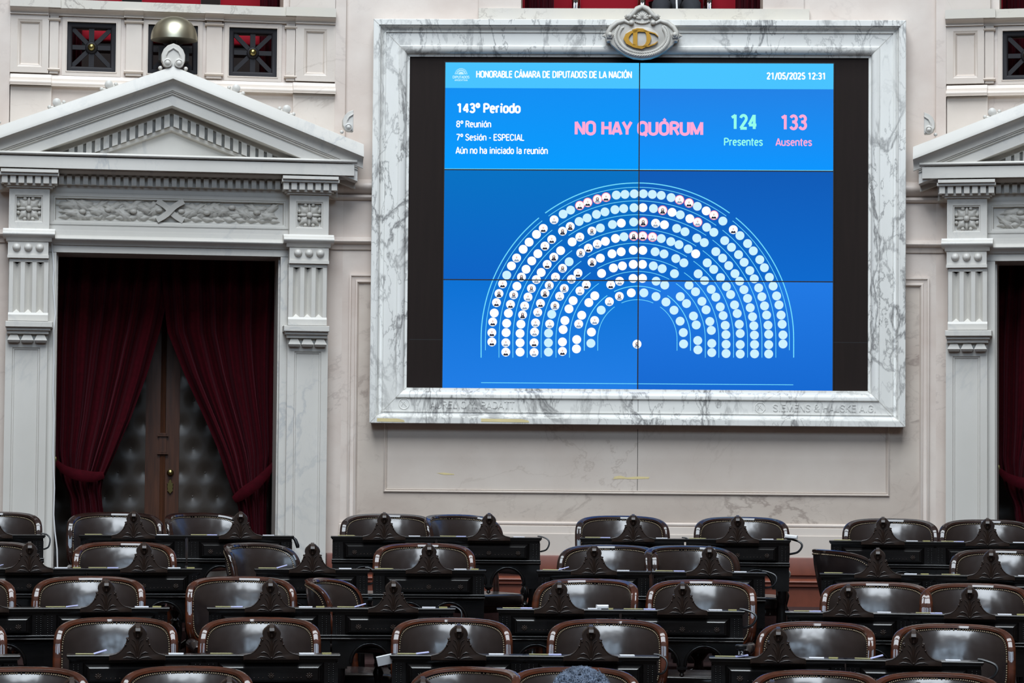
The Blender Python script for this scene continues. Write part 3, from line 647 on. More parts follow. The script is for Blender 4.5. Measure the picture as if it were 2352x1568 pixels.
mp_.build('absent_seat_dots', e_pale, VW, smooth=False); mw.build('occupied_seat_dots', e_white, VW, smooth=False); mr_.build('highlighted_seat_dots', e_redring, VW, smooth=False)
mf.build('portrait_faces', e_face, VW, smooth=False); md.build('portrait_dark_clothes', e_dark, VW, smooth=False); mg.build('portrait_grey_clothes', e_grey, VW, smooth=False)

# --- carved cartouche with the gilt monogram
WC = 0.17
CA = C_.empty('cartouche', C_.u(1475, 137, WC), -WC, C_.v(1475, 137, WC), label='carved oval marble cartouche with gilt monogram on the frame top', cat='ornament')
def Q(x, y, w=WC): return (C_.u(x, y-0.0085*(x-1475), w), C_.v(x, y-0.0085*(x-1475)*0, w))
def Qs(pts): return [Q(*p) for p in pts]
half = [(1475, 136), (1495, 134), (1512, 128), (1530, 117), (1545, 104), (1550, 97), (1556, 97), (1557, 92), (1560, 86), (1558, 74), (1550, 62), (1538, 53), (1522, 47), (1515, 44), (1513, 36), (1508, 34), (1500, 28), (1490, 17), (1475, 11)]
outl = half + [(2950-x, y) for x, y in reversed(half[1:-1])]
mb = MB(); pts = Qs(outl); 
mb.prism(list(reversed(pts)) if False else pts, -0.215, -0.115, 0.06); mb.build('shield', m_carve, CA, ang=50)
mb = MB()
for s in (1, -1):
    c = lambda x: 1475 + s*(x-1475)
    mb.tube([(*[Q(c(x), y)[0]], -0.220, Q(c(x), y)[1]) for x, y in ((1502, 57), (1516, 50), (1533, 55), (1546, 65), (1554, 77), (1553, 87), (1546, 88), (1544, 82), (1548, 79))], [0.012, .017, .02, .02, .019, .016, .014, .012, .009], 8)
    mb.tube([(*[Q(c(x), y)[0]], -0.225, Q(c(x), y)[1]) for x, y in ((1475, 18), (1488, 24), (1498, 36), (1508, 45), (1513, 40), (1509, 37))], [0.02, .021, .02, .016, .013, .01], 8)
    for x, y, r in ((1500, 55, .022), (1457.5+35, 41, .014), (1508, 40, .018), (1549, 82, .02)): mb.ball((Q(c(x), y)[0], -0.230, Q(c(x), y)[1]), (r, .02, r), 10, 6)
    mb.lathe([(0.0, 0.02), (0.012, 0.0), (0.022, -0.012), (0.012, -0.022), (0.02, -0.034), (0.008, -0.05)] if s > 0 else [(0.0, -0.02), (0.012, 0), (0.022, .012), (.012, .022), (.02, .034), (.008, .05)], (Q(c(1563), 83)[0] - s*0.0, -0.185, Q(c(1563), 83)[1]), 'x', 10)
mb.build('scroll', m_carve, CA, ang=60)
mb = MB()
for i in range(46):
    a = radians(150 + 240*i/45.0); rx, ry = 58, 40
    for k in (-1, 1):
        x, y = 1475 + (rx+k*3.5)*cos(a), 86 - (ry+k*3.0)*sin(a)
        u, z = Q(x, y)
        mb.leaf(u, -0.213, z, 0.055, 0.024, a + pi/2 + k*0.5 + (0 if a < radians(270) else pi), 0.016, 1)
mb.build('wreath', m_carve, CA, ang=70); mb = MB()
u0_, z0_ = Q(1475, 41)
for i in range(9):
    a = pi*i/8; mb.leaf(u0_ + 0.028*cos(a), -0.217, z0_ - 0.012 + 0.03*sin(a), 0.05, 0.026, a, 0.014, 1)
mb.build('carved_shell', m_carve, CA, ang=70)
mb = MB()
for i in range(9):
    t = -1 + 2*i/8; mb.ball((u0_ + 0.055*t, -0.223, Q(1475, 56)[1] + 0.014*t*t), 0.0085, 8, 6)
mb.build('bead_string', m_carve, CA)
mb = MB(); u, z = Q(1474, 89)
mb.ball((u, -0.203, z), (48*kc, 0.022, 31*kc), 28, 8); mb.build('oval_boss', m_carve, CA)
def mono(path, wd): 
    mb = MB(); mb.ribbon([Q(*p, 0.235) for p in path], [w*kc for w in wd], -0.240, -0.221); return mb
mono([(1512, 84), (1504, 77), (1488, 72.5), (1468, 71), (1450, 74), (1441, 81), (1438, 89), (1442, 97), (1452, 104), (1468, 107.5), (1490, 106), (1504, 101), (1511, 95)], [1.5, 2.5, 3, 3.5, 6, 10, 12, 10, 6, 4, 3, 2.5, 1]).build('gilt_letter', m_gold, CA)
mb = mono([(1452, 69), (1464, 66.5), (1476, 67.5), (1485, 73), (1489, 81), (1490.5, 88), (1489, 96), (1484, 104), (1474, 110), (1462, 109), (1452, 107)], [2, 4, 4, 6, 9, 11, 9, 7, 5, 3, 2])
mb.ribbon([Q(1459, 70, 0.235), Q(1459, 104, 0.235)], 10*kc, -0.240, -0.221); mb.build('gilt_letter', m_gold, CA)
# ------------------------------------------------------------------ door bays (measured on the left one)
def bay(F_, uc, side, edge0, edge1):
    """edge0..edge1: extent of this facet's wall in u"""
    def X(px, py=500, w=0.0): return uc + (L_.u(px, py, w) - ucL)
    def Z(px, py, w=0.0): return L_.v(px, py, w)
    def mir(px): return 776 - px       # mirror about the bay's axis (x = 388)
    left = side == 'left'
    dv = 'the left door' if left else 'the right door'
    # openings ------------------------------------------------------
    du0, du1 = X(126, 800), X(640, 800); dz1 = Z(388, 584)
    G = [(153, 267), (339, 455), (525, 637)]
    gz0_, gz1_ = Z(388, 171), Z(388, 57)
    gu = [(X(a, 110), X(b, 110)) for a, b in G]
    bu0, bu1 = X(24, 100), X(769, 100)
    zrt = Z(388, 12); zrb = Z(388, 32)
    holes = [(du0, du1, 0, dz1)] + [(a, b, gz0_, gz1_) for a, b in gu] + [(bu0 + 0.42, bu1 - 0.42, zrt - 0.02, ZT+1)]
    shell(F_, 'wall_' + side, edge0, edge1, 1.2, ZT, holes, 0.42, m_wall)
    # piers beside the parapet stand a little proud
    mb = MB()
    zp = Z(388, 395)
    for a, b in ((edge0, bu0), (bu1, edge1)):
        if b - a > 0.01: mb.box(a, b, -0.05, 0.1, zp, ZT)
    solid(F_, 'trim_10' if left else 'trim_20', mb, m_wall)
    # parapet ---------------------------------------------------------
    n0 = 11 if left else 21
    mb = MB()
    mb.box(bu0, bu1, -0.10, 0.3, zrb, zrt)
    for a, b in ((24, 140), (655, 769)): mb.box(X(a, 20), X(b, 20), -0.125, 0.3, zrb, zrt + 0.0)
    solid(F_, 'trim_%d' % n0, mb, m_rail)
    mb = MB()
    for a, b in ((24, 128), (665, 769)): mb.box(X(a, 5), X(b, 5), -0.06, 0.4, zrt, ZT)
    z1, z2 = zrb, Z(388, 46)
    cor = [(0, z1), (0.09, z1), (0.085, z1-0.008)] + [(0.03 + 0.05*(1-sin(t*pi/10)), z1 - 0.01 - 0.026*t/5) for t in range(1, 6)] + [(0.035, z2+0.006), (0.035, z2), (0, z2)]
    course(mb, bu0, bu1, cor)
    for a, b in ((24, 112), (678, 769), (285, 329), (470, 513)):
        course(mb, X(a, 40), X(b, 40), [(w+0.03 if w else 0, z) for w, z in cor])
    # little pilasters between the grilles
    for a, b in ((289, 325), (474, 509), (114, 134), (657, 677)):
        ze = Z(388, 178)
        mb.box(X(a, 110), X(b, 110), -0.03, 0.1, ze, z2)
        for y0, y1 in ((52, 58), (166, 172)):
            zz0, zz1 = Z(388, y1), Z(388, y0)
            course(mb, X(a-4, 110), X(b+4, 110), [(0, zz0), (0.035, zz0)] + arc_prof(0.04, zz0, 0.04, zz1, 0.014, 5) + [(0, zz1)])
    # outer panels with a sunk field
    for a, b, c, d in ((24, 112, 40, 97), (678, 769, 697, 750)):
        za, zb2 = Z(388, 178), z2
        u0, u1, v0, v1 = X(c, 110), X(d, 110), Z(388, 165), Z(388, 57)
        for (p, q, r, s) in ((X(a, 110), u0, za, zb2), (u1, X(b, 110), za, zb2), (u0, u1, za, v0), (u0, u1, v1, zb2)): mb.box(p, q, -0.045, 0.1, r, s)
        ring(mb, u0, u1, v0, v1, [(0, 0.045), (0.012, 0.036), (0.018, 0.036), (0.022, 0.026), (0.03, 0.02), (0.03, 0.0)])
        mb.box(u0, u1, -0.016, 0.1, v0, v1)
    # frames round the grilles
    for a, b in gu:
        ring(mb, a-0.035, b+0.035, gz0_-0.035, gz1_+0.035, [(0, 0), (0, 0.014), (0.028, 0.014), (0.031, 0.02), (0.038, 0.02), (0.038, -0.2)])
    # base mouldings
    y0, y1, y2 = Z(388, 182), Z(388, 190), Z(388, 206)
    bp = [(0, y0), (0.02, y0), (0.03, y1), (0.035, y1), (0.05, y1-0.012)] + arc_prof(0.05, y1-0.012, 0.065, y2, 0.012, 5) + [(0.07, y2), (0.07, y2-0.006), (0, y2-0.006)]
    course(mb, bu0, bu1, bp)
    for a, b in ((24, 118), (672, 769)): course(mb, X(a, 190), X(b, 190), [(w+0.03 if w else 0, z) for w, z in bp])
    for a, b in ((24, 118), (672, 769)): mb.box(X(a, 240), X(b, 240), -0.045, 0.1, Z(388, 420), y2)
    solid(F_, 'trim_%d' % (n0+1), mb, m_cream)
    # grilles
    names = ('left', 'middle', 'right')
    for gi, (a, b) in enumerate(gu):
        if not left and gi > 0: continue
        lab = {(True, 0): 'black iron grille with brass boss, left of the bronze bell', (True, 1): 'black iron grille behind the bronze bell',
               (True, 2): 'black iron grille with brass boss, right of the bronze bell', (False, 0): 'black iron grille at the far right edge, above the right pediment'}[(left, gi)]
        e = F_.empty('window_grille', (a+b)/2, 0.03, gz0_, label=lab, cat='grille', group='iron grilles in the gallery parapet')
        f = 0.042
        mb = MB(); ring(mb, a+0.003, b-0.003, gz0_+0.003, gz1_-0.003, [(0, -0.08), (0, -0.01), (f-0.012, -0.01), (f, -0.022), (f, -0.08)]); mb.build('grille_frame', m_iron, e)
        cu, cz = (a+b)/2, (gz0_+gz1_)/2; h = (b-a)/2 - f*0.9
        mb = MB()
        for dx, dz, wd in ((1, 0, .036), (0, 1, .042), (1, 1, .034), (1, -1, .034)):
            l = hypot(dx, dz); nx, nz = -dz/l*wd/2, dx/l*wd/2; hx, hz = dx*h, dz*h
            P = [(cu-hx+nx, cz-hz+nz), (cu-hx-nx, cz-hz-nz), (cu+hx-nx, cz+hz-nz), (cu+hx+nx, cz+hz+nz)]
            mb.prism(P, 0.03+0.004*abs(dx*dz), 0.062)
        mb.build('grille_bars', m_iron, e, smooth=False)
        mb = MB(); mb.lathe([(0.05, -0.05), (0.05, -0.022), (0.04, -0.012), (0.03, -0.008)], (cu, 0, cz), 'y', 20); mb.build('boss_collar', m_iron, e)
        mb = MB(); mb.ball((cu, 0.006, cz), 0.031, 16, 10); mb.build('brass_boss', m_brass, e)
    # gallery room behind the parapet -----------------------------------
    zf = Z(388, 178)
    mb = MB(); mb.box(bu0, bu1, 0.42, 3.2, zf-0.1, zf); solid(F_, 'floor_%d' % (2 if left else 3), mb, m_carpet)
    mb = MB(); mb.box(bu0, bu1, 3.2, 3.3, zf, ZT)
    for u in (bu0, bu1): mb.box(u-0.05, u+0.05, 0.42, 3.2, zf, ZT)
    solid(F_, 'wall_gallery_' + side, mb, m_board)
    # --- door surround ------------------------------------------------------
    lab = 'grey white marble door surround with pediment, ' + ('left of the screen' if left else 'cut by the right picture edge')
    S = F_.empty('door_surround', uc, 0, ZW, label=lab, cat='door surround')
    k = DW/F
    def front(w): return -w
    # pilasters
    for sgn, nm in ((1, 'right'), (-1, 'left')):
        def XX(px, py, w):
            d = L_.u(px, py, w) - ucL
            return uc + sgn*d
        def bx(mb, x0, x1, yt, yb, w, w0=0.0, c=0.0):
            p, q = sorted((XX(x0, (yt+yb)/2, w), XX(x1, (yt+yb)/2, w))); za, zb3 = Z(708, yb, w), Z(708, yt, w)
            (mb.cbox if c else mb.box)(p, q, -w, -w0, za, zb3, *([c] if c else []))
        # shaft with sunk panel
        mb = MB()
        w = 0.16; a, b = sorted((XX(659, 900, w), XX(752, 900, w))); c, d = sorted((XX(675, 900, w), XX(737, 900, w)))
        zt = Z(708, 776, w); zpn = Z(708, 807, w)
        mb.box(a, c, -w, 0, ZW, zt); mb.box(d, b, -w, 0, ZW, zt); mb.box(c, d, -w, 0, zpn, zt); mb.box(c, d, -w, 0, ZW, ZW+0.3)
        ring(mb, c, d, ZW+0.3, zpn, [(0, w), (0.006, w-0.012), (0.014, w-0.012), (0.02, w-0.02), (0.02, 0)])
        mb.box(c, d, -(w-0.02), 0, ZW+0.2, zpn)
        mb.build('pilaster_shaft', m_surr, S, smooth=False)
        # ledge and drops
        mb = MB()
        bx(mb, 652, 757, 748, 761, 0.27, c=0.004); bx(mb, 656, 754, 761, 768, 0.24); bx(mb, 659, 752, 768, 776, 0.215)
        mb.build('pilaster_ledge', m_surr, S, smooth=False)
        for x in (676, 706, 736):
            mb = MB(); u = XX(x, 786, 0.2); zt_, zb_ = Z(708, 777, 0.2), Z(708, 796, 0.2); h = 14*k
            zz = [(h*0.55, 0.19, zt_), (h, 0.225, zb_+0.018), (h*0.8, 0.205, zb_)]
            vs = []
            for hw, w, z in zz: vs += [(u-hw, -w, z), (u+hw, -w, z), (u+hw, -0.1, z), (u-hw, -0.1, z)]
            fs = [(0, 1, 2, 3), (8, 11, 10, 9)] + [(4*q+i, 4*q+(i+1) % 4, 4*q+4+(i+1) % 4, 4*q+4+i) for q in range(2) for i in range(4)]
            mb.add(vs, fs)
            mb.build('faceted_drop', m_surr, S, smooth=False)
        # fluted block
        mb = MB()
        w = 0.205; a, b = sorted((XX(662, 670, w), XX(751, 670, w))); zt, zb_ = Z(708, 604, w), Z(708, 729, w)
        xs = [a]; ws = [w]
        cen = sorted(XX(x, 670, w) for x in (681, 707, 733)); hw = 8.5*k
        for c in cen: xs += [c-hw, c, c+hw]; ws += [w, w-0.045, w]
        xs.append(b); ws.append(w)
        n = len(xs); ztop = zt - 0.03
        mb.add([(x, -q, zb_) for x, q in zip(xs, ws)] + [(x, -q, ztop if q == w else ztop-0.02) for x, q in zip(xs, ws)], [(i, i+1, n+i+1, n+i) for i in range(n-1)])
        mb.box(a, b, -w, 0, ztop-0.005, zt); mb.box(a, a+0.004, -w, 0, zb_, zt); mb.box(b-0.004, b, -w, 0, zb_, zt)
        for c in cen: mb.add([(c-hw, -w, zb_), (c+hw, -w, zb_), (c, -w+0.045, zb_+0.03)], [(0, 1, 2)])
        zl = Z(708, 747, 0.22)
        course(mb, a, b, [(0, zb_+0.002), (w, zb_+0.002), (w+0.012, zb_-0.016), (w+0.012, zl), (0, zl)])
        mb.build('fluted_block', m_surr, S, smooth=False)
        # beaded block
        mb = MB()
        bx(mb, 665, 755, 566, 598, 0.22); bx(mb, 664, 756, 598, 605, 0.232)
        mb.build('beaded_block', m_surr, S, smooth=False)
        for x in (684.5, 710, 735.5):
            mb = MB(); mb.ball((XX(x, 581, 0.22), -0.222, Z(708, 581, 0.22)), 9.3*k, 16, 10); mb.build('round_bead', m_surr, S)
        # torus
        mb = MB(); a, b = sorted((XX(652, 550, 0.27), XX(768, 550, 0.27))); zt, zm, zb_ = Z(708, 541, 0.27), Z(708, 558, 0.27), Z(708, 567, 0.24)
        course(mb, a, b, [(0, zt+0.012), (0.225, zt+0.012), (0.23, zt)] + arc_prof(0.24, zt, 0.25, zm, 0.035, 8) + [(0, zm)])
        course(mb, a+0.025, b-0.025, [(0, zm), (0.25, zm), (0.24, zm-0.012), (0.23, zb_), (0, zb_)])
        mb.build('torus_moulding', m_surr, S)
        # rosette block
        mb = MB(); w = 0.21
        a, b = sorted((XX(665, 495, w), XX(755, 495, w))); zt, zb_ = Z(708, 445, w), Z(708, 540, w)
        c, d = sorted((XX(680, 495, w), XX(742, 495, w))); v1, v0 = Z(708, 463, w), Z(708, 524, w)
        for p, q, r, s in ((a, c, zb_, zt), (d, b, zb_, zt), (c, d, zb_, v0), (c, d, v1, zt)): mb.box(p, q, -w, 0, r, s)
        ring(mb, c, d, v0, v1, [(0, w), (0.006, w-0.01), (0.012, w-0.01), (0.014, w-0.045), (0.014, 0.0)]); mb.box(c, d, -(w-0.045), 0, v0, v1)
        mb.build('rosette_block', m_surr, S, smooth=False)
        mb = MB(); cx, cz = (c+d)/2, (v0+v1)/2; r = (d-c)/2
        for i in range(4):
            a_ = pi/4 + i*pi/2
            mb.leaf(cx+0.52*r*cos(a_), -(w-0.045), cz+0.52*r*sin(a_), 0.95*r, 0.72*r, a_, 0.035, 2)
            mb.leaf(cx+0.5*r*cos(a_+pi/4), -(w-0.04), cz+0.5*r*sin(a_+pi/4), 0.8*r, 0.36*r, a_+pi/4, 0.04, 1)
            for t in (-0.42, 0.42): mb.ball((cx+0.8*r*cos(a_+t), -(w-0.03), cz+0.8*r*sin(a_+t)), (0.15*r, 0.02, 0.15*r), 8, 5)
        mb.ball((cx, -(w-0.0), cz), (0.23*r, 0.025, 0.23*r), 12, 8)
        mb.build('carved_rosette', m_carve, S, ang=60)
        # dentil capital
        mb = MB()
        bx(mb, 660, 762, 437, 446, 0.24); bx(mb, 656, 768, 437, 441, 0.265); bx(mb, 652, 776, 416, 437, 0.265)
        bx(mb, 648, 780, 411, 418, 0.335); bx(mb, 650, 778, 404, 411, 0.36)
        mb.build('pilaster_capital', m_surr, S, smooth=False)
        mb = MB()
        for i in range(7): bx(mb, 651+i*18.4, 664+i*18.4, 418, 436, 0.315, c=0.002)
        mb.build('capital_dentil', m_surr, S, smooth=False)
        # jamb
        mb = MB(); w = 0.1; a, b = sorted((XX(641, 900, w), XX(660, 900, w))); mb.box(a, b, -w, 0.41, ZW, Z(640, 590, w))
        a2, b2 = sorted((XX(636, 900, 0.03), XX(642, 900, 0.03))); mb.box(a2, b2, -0.03, 0.41, ZW, dz1)
        mb.build('door_jamb', m_surr, S, smooth=False)
    # lintel zone between the pilasters
    a, b = X(112, 560, 0.12), X(664, 560, 0.12)
    def zc(y, w=0.1): return Z(388, y, w)
    mb = MB()
    mb.box(a, b, -0.1, 0.41, zc(584), zc(566, .12)); 
    course(mb, a, b, [(0, zc(545)), (0.12, zc(545)), (0.13, zc(547))] + arc_prof(0.15, zc(548, .16), 0.16, zc(557, .16), 0.02, 7) + [(0.14, zc(560, .14)), (0.12, zc(563, .14)), (0.115, zc(567, .12)), (0, zc(567, .12))])
    mb.box(a, b, -0.12, 0.1, zc(545), zc(535)); mb.box(a, b, -0.11, 0.1, zc(536), zc(520)); mb.build('lintel', m_surr, S)
    mb = MB(); zt, zb_ = zc(447, .11), zc(522, .11); a2, b2 = X(122, 490, .11), X(653, 490, .11)
    mb.box(a, b, -0.11, 0.1, zt-0.002, zc(427, .11))
    ring(mb, a, b, zb_-0.004, zt+0.0, [(0, 0), (0, 0.11), (0.03, 0.11), (0.034, 0.102), (0.044, 0.102), (0.05, 0.06), (0.05, 0)])
    mb.box(a, b, -0.062, 0.1, zb_, zt); mb.build('frieze_panel', m_surr, S, smooth=False)
    # carved oak garland with a crossed ribbon
    R = random.Random(5 if left else 6)
    mb = MB(); f0, f1, c0, c1 = a+0.055, b-0.055, zb_+0.055, zt-0.05; cu, cz = (f0+f1)/2, (c0+c1)/2; H = c1-c0
    for sg in (-1, 1):
        for i in range(26):
            t = (i+0.8)/26.0; u = cu + sg*(0.09 + t*((f1-f0)/2 - 0.17))
            z = cz + H*0.27*R.uniform(-1, 1)
            mb.leaf(u, -0.062, z, R.uniform(.13, .19), R.uniform(.06, .09), (0 if sg > 0 else pi) + R.uniform(-.7, .7), R.uniform(.02, .045), 3)
        for i in range(9):
            u = cu + sg*(0.12 + i*0.088); mb.leaf(u, -0.062, c0 + 0.02, .1, .05, (0 if sg > 0 else pi) - 0.2*sg, .025, 2)
        for i in range(4):
            u = cu + sg*(0.09 + i*0.2); z = cz + R.uniform(-.2, .25)*H
            mb.ball((u, -0.095, z), (0.03, 0.022, 0.02), 10, 6)
    mb.build('oak_garland', m_carve, S, ang=70)
    mb = MB()
    for sg in (-1, 1):
        pth = [(cu + sg*(-0.105 + 0.21*t + 0.012*sin(2*pi*t)), c0 + H*t) for t in [i/10 for i in range(11)]]
        mb.ribbon(pth, 0.045, -0.115 - 0.008*sg, -0.07)
    mb.build('crossed_ribbon', m_carve, S, smooth=False)
    # cornice dentils between the capitals
    mb = MB(); a3, b3 = X(132, 420, .2), X(648, 420, .2)
    mb.box(a3, b3, -0.13, 0.1, zc(430, .13), zc(398, .13))
    course(mb, a3, b3, [(0, zc(398, .2)), (0.22, zc(398, .2)), (0.2, zc(404, .2)), (0.16, zc(407, .2)), (0.13, zc(408, .2)), (0, zc(408, .2))])
    mb.build('cornice_bed', m_surr, S, smooth=False)
    mb = MB()
    n = 28; wd = (b3-a3)/n
    for i in range(n): mb.cbox(a3+i*wd+wd*0.14, a3+i*wd+wd*0.78, -0.19, -0.1, zc(429, .17), zc(409, .17), 0.002)
    mb.build('cornice_dentil', m_surr, S, smooth=False)
    # horizontal cornice
    LP = X(814, 380, .36) - uc
    mb = MB()
    zt, z1, z2, z3 = zc(355, .38), zc(362.5, .38), zc(366, .36), zc(392.5, .36)
    course(mb, uc-LP-0.02, uc+LP+0.02, [(0, zt), (0.36, zt)] + arc_prof(0.37, zt, 0.375, z1, 0.012, 6) + [(0.365, z1-0.002), (0, z1-0.002)])
    course(mb, uc-LP, uc+LP, [(0, z1), (0.36, z2), (0.36, z3), (0.345, z3), (0.345, z3+0.012), (0.22, z3+0.012), (0.22, z3), (0.2, z3-0.02), (0.1, zc(402, .1)), (0, zc(402, .1))])
    mb.build('horizontal_cornice', m_surr, S)
    # raking cornice
    za = Z(397, 151, .42); LR = X(830, 340, .42) - uc
    sl = 0.382
    def rake(mb, prof, L0=None):
        L0 = L0 or LR
        n = len(prof); vs = []
        for st in (-L0, 0, L0): vs += [(uc+st, -w, za + dz - sl*abs(st)) for w, dz in prof]
        fs = [(q*n+i, q*n+i+1, (q+1)*n+i+1, (q+1)*n+i) for q in range(2) for i in range(n-1)] + [tuple(range(n)), tuple(range(2*n, 3*n))]
        mb.add(vs, fs)
    def D(y): return -(y-151)*k*0.98
    mb = MB()
    rake(mb, [(0, 0), (0.405, 0), (0.41, -0.004), (0.43, D(173)), (0.435, D(180))] + [(0.435 - 0.075*sin(t*pi/12), D(181) + (D(205)-D(181))*(1-cos(t*pi/12))) for t in range(0, 7)] + [(0.352, D(206))], LR+0.02)
    mb.build('raking_sima', m_surr, S, ang=30)
    mb = MB()
    rake(mb, [(0.3, D(205))] + arc_prof(0.345, D(206), 0.345, D(210), 0.012, 5) + arc_prof(0.34, D(210.5), 0.34, D(214), 0.008, 4) + [(0.33, D(215)), (0.33, D(239)), (0.32, D(240)), (0.16, D(240)), (0.16, D(252)), (0.0, D(252))], LR-0.02)
    mb.build('raking_corona', m_surr, S, ang=30)
    mb = MB()
    rake(mb, [(0.0, D(240)), (0.13, D(240)), (0.13, D(281)), (0.17, D(282)), (0.165, D(290)), (0.11, D(292)), (0, D(292))], LR-0.16)
    mb.build('raking_bed', m_surr, S, ang=30)
    mb = MB()
    zcor = zt
    pit = 19.3*k
    for i in range(24):
        for sg in (-1, 1):
            u = (i+0.55)*pit
            w0, w1 = u-0.32*pit, u+0.32*pit
            if i == 0: w0 = max(w0, 0.004)
            zA, zB = za + D(252) - sl*w0, za + D(252) - sl*w1
            hh = (D(281)-D(252))
            if zB + hh < zcor + 0.0: 
                if zB < zcor + 0.02: continue
            P = [(uc+sg*w0, zA+hh), (uc+sg*w1, zB+hh), (uc+sg*w1, zB), (uc+sg*w0, zA)]
            if sg < 0: P = P[::-1]
            P = [(x, max(z, zcor-0.01)) for x, z in P]
            mb.prism(P, -0.205, -0.12)
    mb.build('raking_dentil', m_surr, S, smooth=False)
    mb = MB(); hb = zt - 0.01; ht = za + D(288); run = (ht-hb)/sl
    mb.prism([(uc-run, hb), (uc+run, hb), (uc, ht)], -0.11, 0.0); mb.build('tympanum', m_surr, S, smooth=False)
    # apex palmette, side palmettes and the small scrolls along the slope
    def palmette(mb, u, z, sc, y, halfside=0):
        out = [(0, 0), (14, 1), (22, 6), (27, 16), (27, 30), (22, 42), (13, 51), (0, 56)]
        P = [(x, q) for x, q in out] + [(-x, q) for x, q in reversed(out[1:-1])]
        if halfside: P = [(x, q) for x, q in out] if halfside > 0 else [(-x, q) for x, q in reversed(out)]
        mb.prism([(u+x*sc, z+q*sc) for x, q in P], y, y+0.09, 0.05)
        for s in ((1, -1) if not halfside else (halfside,)):
            mb.lathe([(10*sc, 0.0), (10*sc, 0.016), (7*sc, 0.02), (6.5*sc, 0.014), (3, 0.014)] if False else [(10.5*sc, -0.01), (10.5*sc, 0.018), (7.5*sc, 0.022), (7*sc, 0.012), (6*sc, 0.02), (0.5*sc, 0.026)], (u+s*13*sc, y, z+10*sc), 'y', 16)
            mb.tube([(u+s*x*sc, y-0.006, z+q*sc) for x, q in ((17, 18), (17, 27), (12, 37), (0, 45))], 2.0*sc, 6)
            mb.ball((u+s*29*sc, y+0.03, z-1*sc), 5*sc, 10, 8)
    mb = MB(); palmette(mb, uc+0.0, za-0.012, 0.98*k, -0.41); mb.build('apex_palmette', m_surr, S)
    for sg in (-1, 1):
        mb = MB(); px = 800
        u = uc + sg*(X(812, 280, .42)-uc)
        palmette(mb, u, Z(800, 301, .42), 0.88*k, -0.41, -sg); mb.build('corner_palmette', m_surr, S)
        for px, py in ((543, 195), (659, 241)):
            w = .4; d = X(px, py, w)-uc; u = uc + sg*d; z = za - sl*abs(d) + 0.032
            mb = MB(); mb.lathe([(0.033, -0.03), (0.033, 0.008), (0.028, 0.012), (0.0, 0.014)], (u, -0.38, z), 'y', 16)
            for t, rr, dz in ((-1, .017, -.012), (1, .017, -.006)):
                mb.ball((u+t*0.055, -0.37, z - sl*(t*0.055)*sg - 0.016), rr, 10, 6)
                mb.tube([(u+t*0.012, -0.37, z-0.034 - sl*t*0.012*sg*0.5), (u+t*0.055, -0.37, z-sl*t*0.055*sg-0.02)], 0.012, 6)
            mb.build('scroll_crocket', m_surr, S)
    # --- the door leaf, curtains ---------------------------------------------
    D_ = F_.empty('door_1' if left else 'door_2', uc, 0.42, ZW, kind='structure')
    yd = 0.95
    mb = MB(); 
    for u in (du0-0.3, du1): mb.box(u, u+0.3, 0.42, 1.2, ZW, dz1+0.3)
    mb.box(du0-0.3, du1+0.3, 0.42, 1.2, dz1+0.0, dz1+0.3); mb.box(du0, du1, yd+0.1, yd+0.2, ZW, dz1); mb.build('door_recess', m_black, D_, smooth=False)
    def WX(px, py): return X(px, py, -yd)
    mb = MB(); s0, s1, s2 = WX(334, 1000), WX(374, 1000), WX(412, 1000)
    mb.box(s0, s1-0.012, yd-0.02, yd+0.06, ZW, dz1-0.2); mb.box(s1+0.012, s2, yd-0.015, yd+0.06, ZW, dz1-0.2)
    mb.build('meeting_stile', m_door, D_, smooth=False)
    mb = MB(); 
    for dx, r in ((0, .012), (-.014, .008), (.014, .008)): mb.tube([(s1+dx, yd-0.02, ZW), (s1+dx, yd-0.02, dz1-0.2)], r, 8)
    for y in (1000, 1041):
        zq = Z(371, y, -yd); mb.box(s1-0.045, s1+0.045, yd-0.05, yd, zq-0.006, zq+0.006); mb.box(s1-0.032, s1+0.032, yd-0.045, yd, zq+0.008, zq+0.022)
    mb.box(s1-0.03, s1+0.03, yd-0.032, yd, Z(371, 1041, -yd), Z(371, 1000, -yd)); mb.build('astragal', m_door, D_, smooth=False)
    for u0, u1 in ((du0, s0), (s2, du1)):
        px_, pz_ = 0.205, 0.40
        ref = WX(330 if u0 < s0 else 415, 1000) + (-0.105 if u0 < s0 else 0.105); zr = Z(371, 1029, -yd)
        def tuft(s, t):
            u = u0 + (u1-u0)*s; z = ZW + (dz1-0.2-ZW)*t
            best = 9
            for ii in range(-8, 9):
                for off in (0, 1):
                    bu = ref + (ii + 0.5*off)*px_; bz0 = zr + off*pz_/2
                    bz = bz0 + round((z-bz0)/pz_)*pz_
                    best = min(best, hypot(u-bu, (z-bz)*0.9))
            return (u, yd - 0.03*min(1, best/0.085)**0.6, z)
        mb = MB(); mb.grid(tuft, 60, 120); mb.build('tufted_panel', m_tuft, D_, ang=180)
        mb = MB()
        for ii in range(-8, 9):
            for off in (0, 1):
                for jj in range(-6, 8):
                    bu = ref + (ii+0.5*off)*px_; bz = zr + off*pz_/2 + jj*pz_
                    if u0+0.02 < bu < u1-0.02 and ZW < bz < dz1-0.25: mb.ball((bu, yd-0.004, bz), (.011, .008, .011), 8, 5)
        mb.build('tuft_button', m_tuft, D_)
    mb = MB(); hu, hz = WX(391, 1085), Z(391, 1085, -yd)
    mb.lathe([(0.028, -0.02), (0.028, 0.02), (0.016, 0.03), (0.02, 0.055), (0.006, 0.062)], (hu, yd-0.01, hz), 'y', 16); mb.build('door_knob', m_brass, D_)
    mb = MB(); hz = Z(391, 1118, -yd)
    P = [(0, -.062), (.012, -.045), (.024, -.035), (.02, -.015), (.026, 0), (.02, .02), (.027, .03), (.012, .04), (.008, .062), (0, .07)]
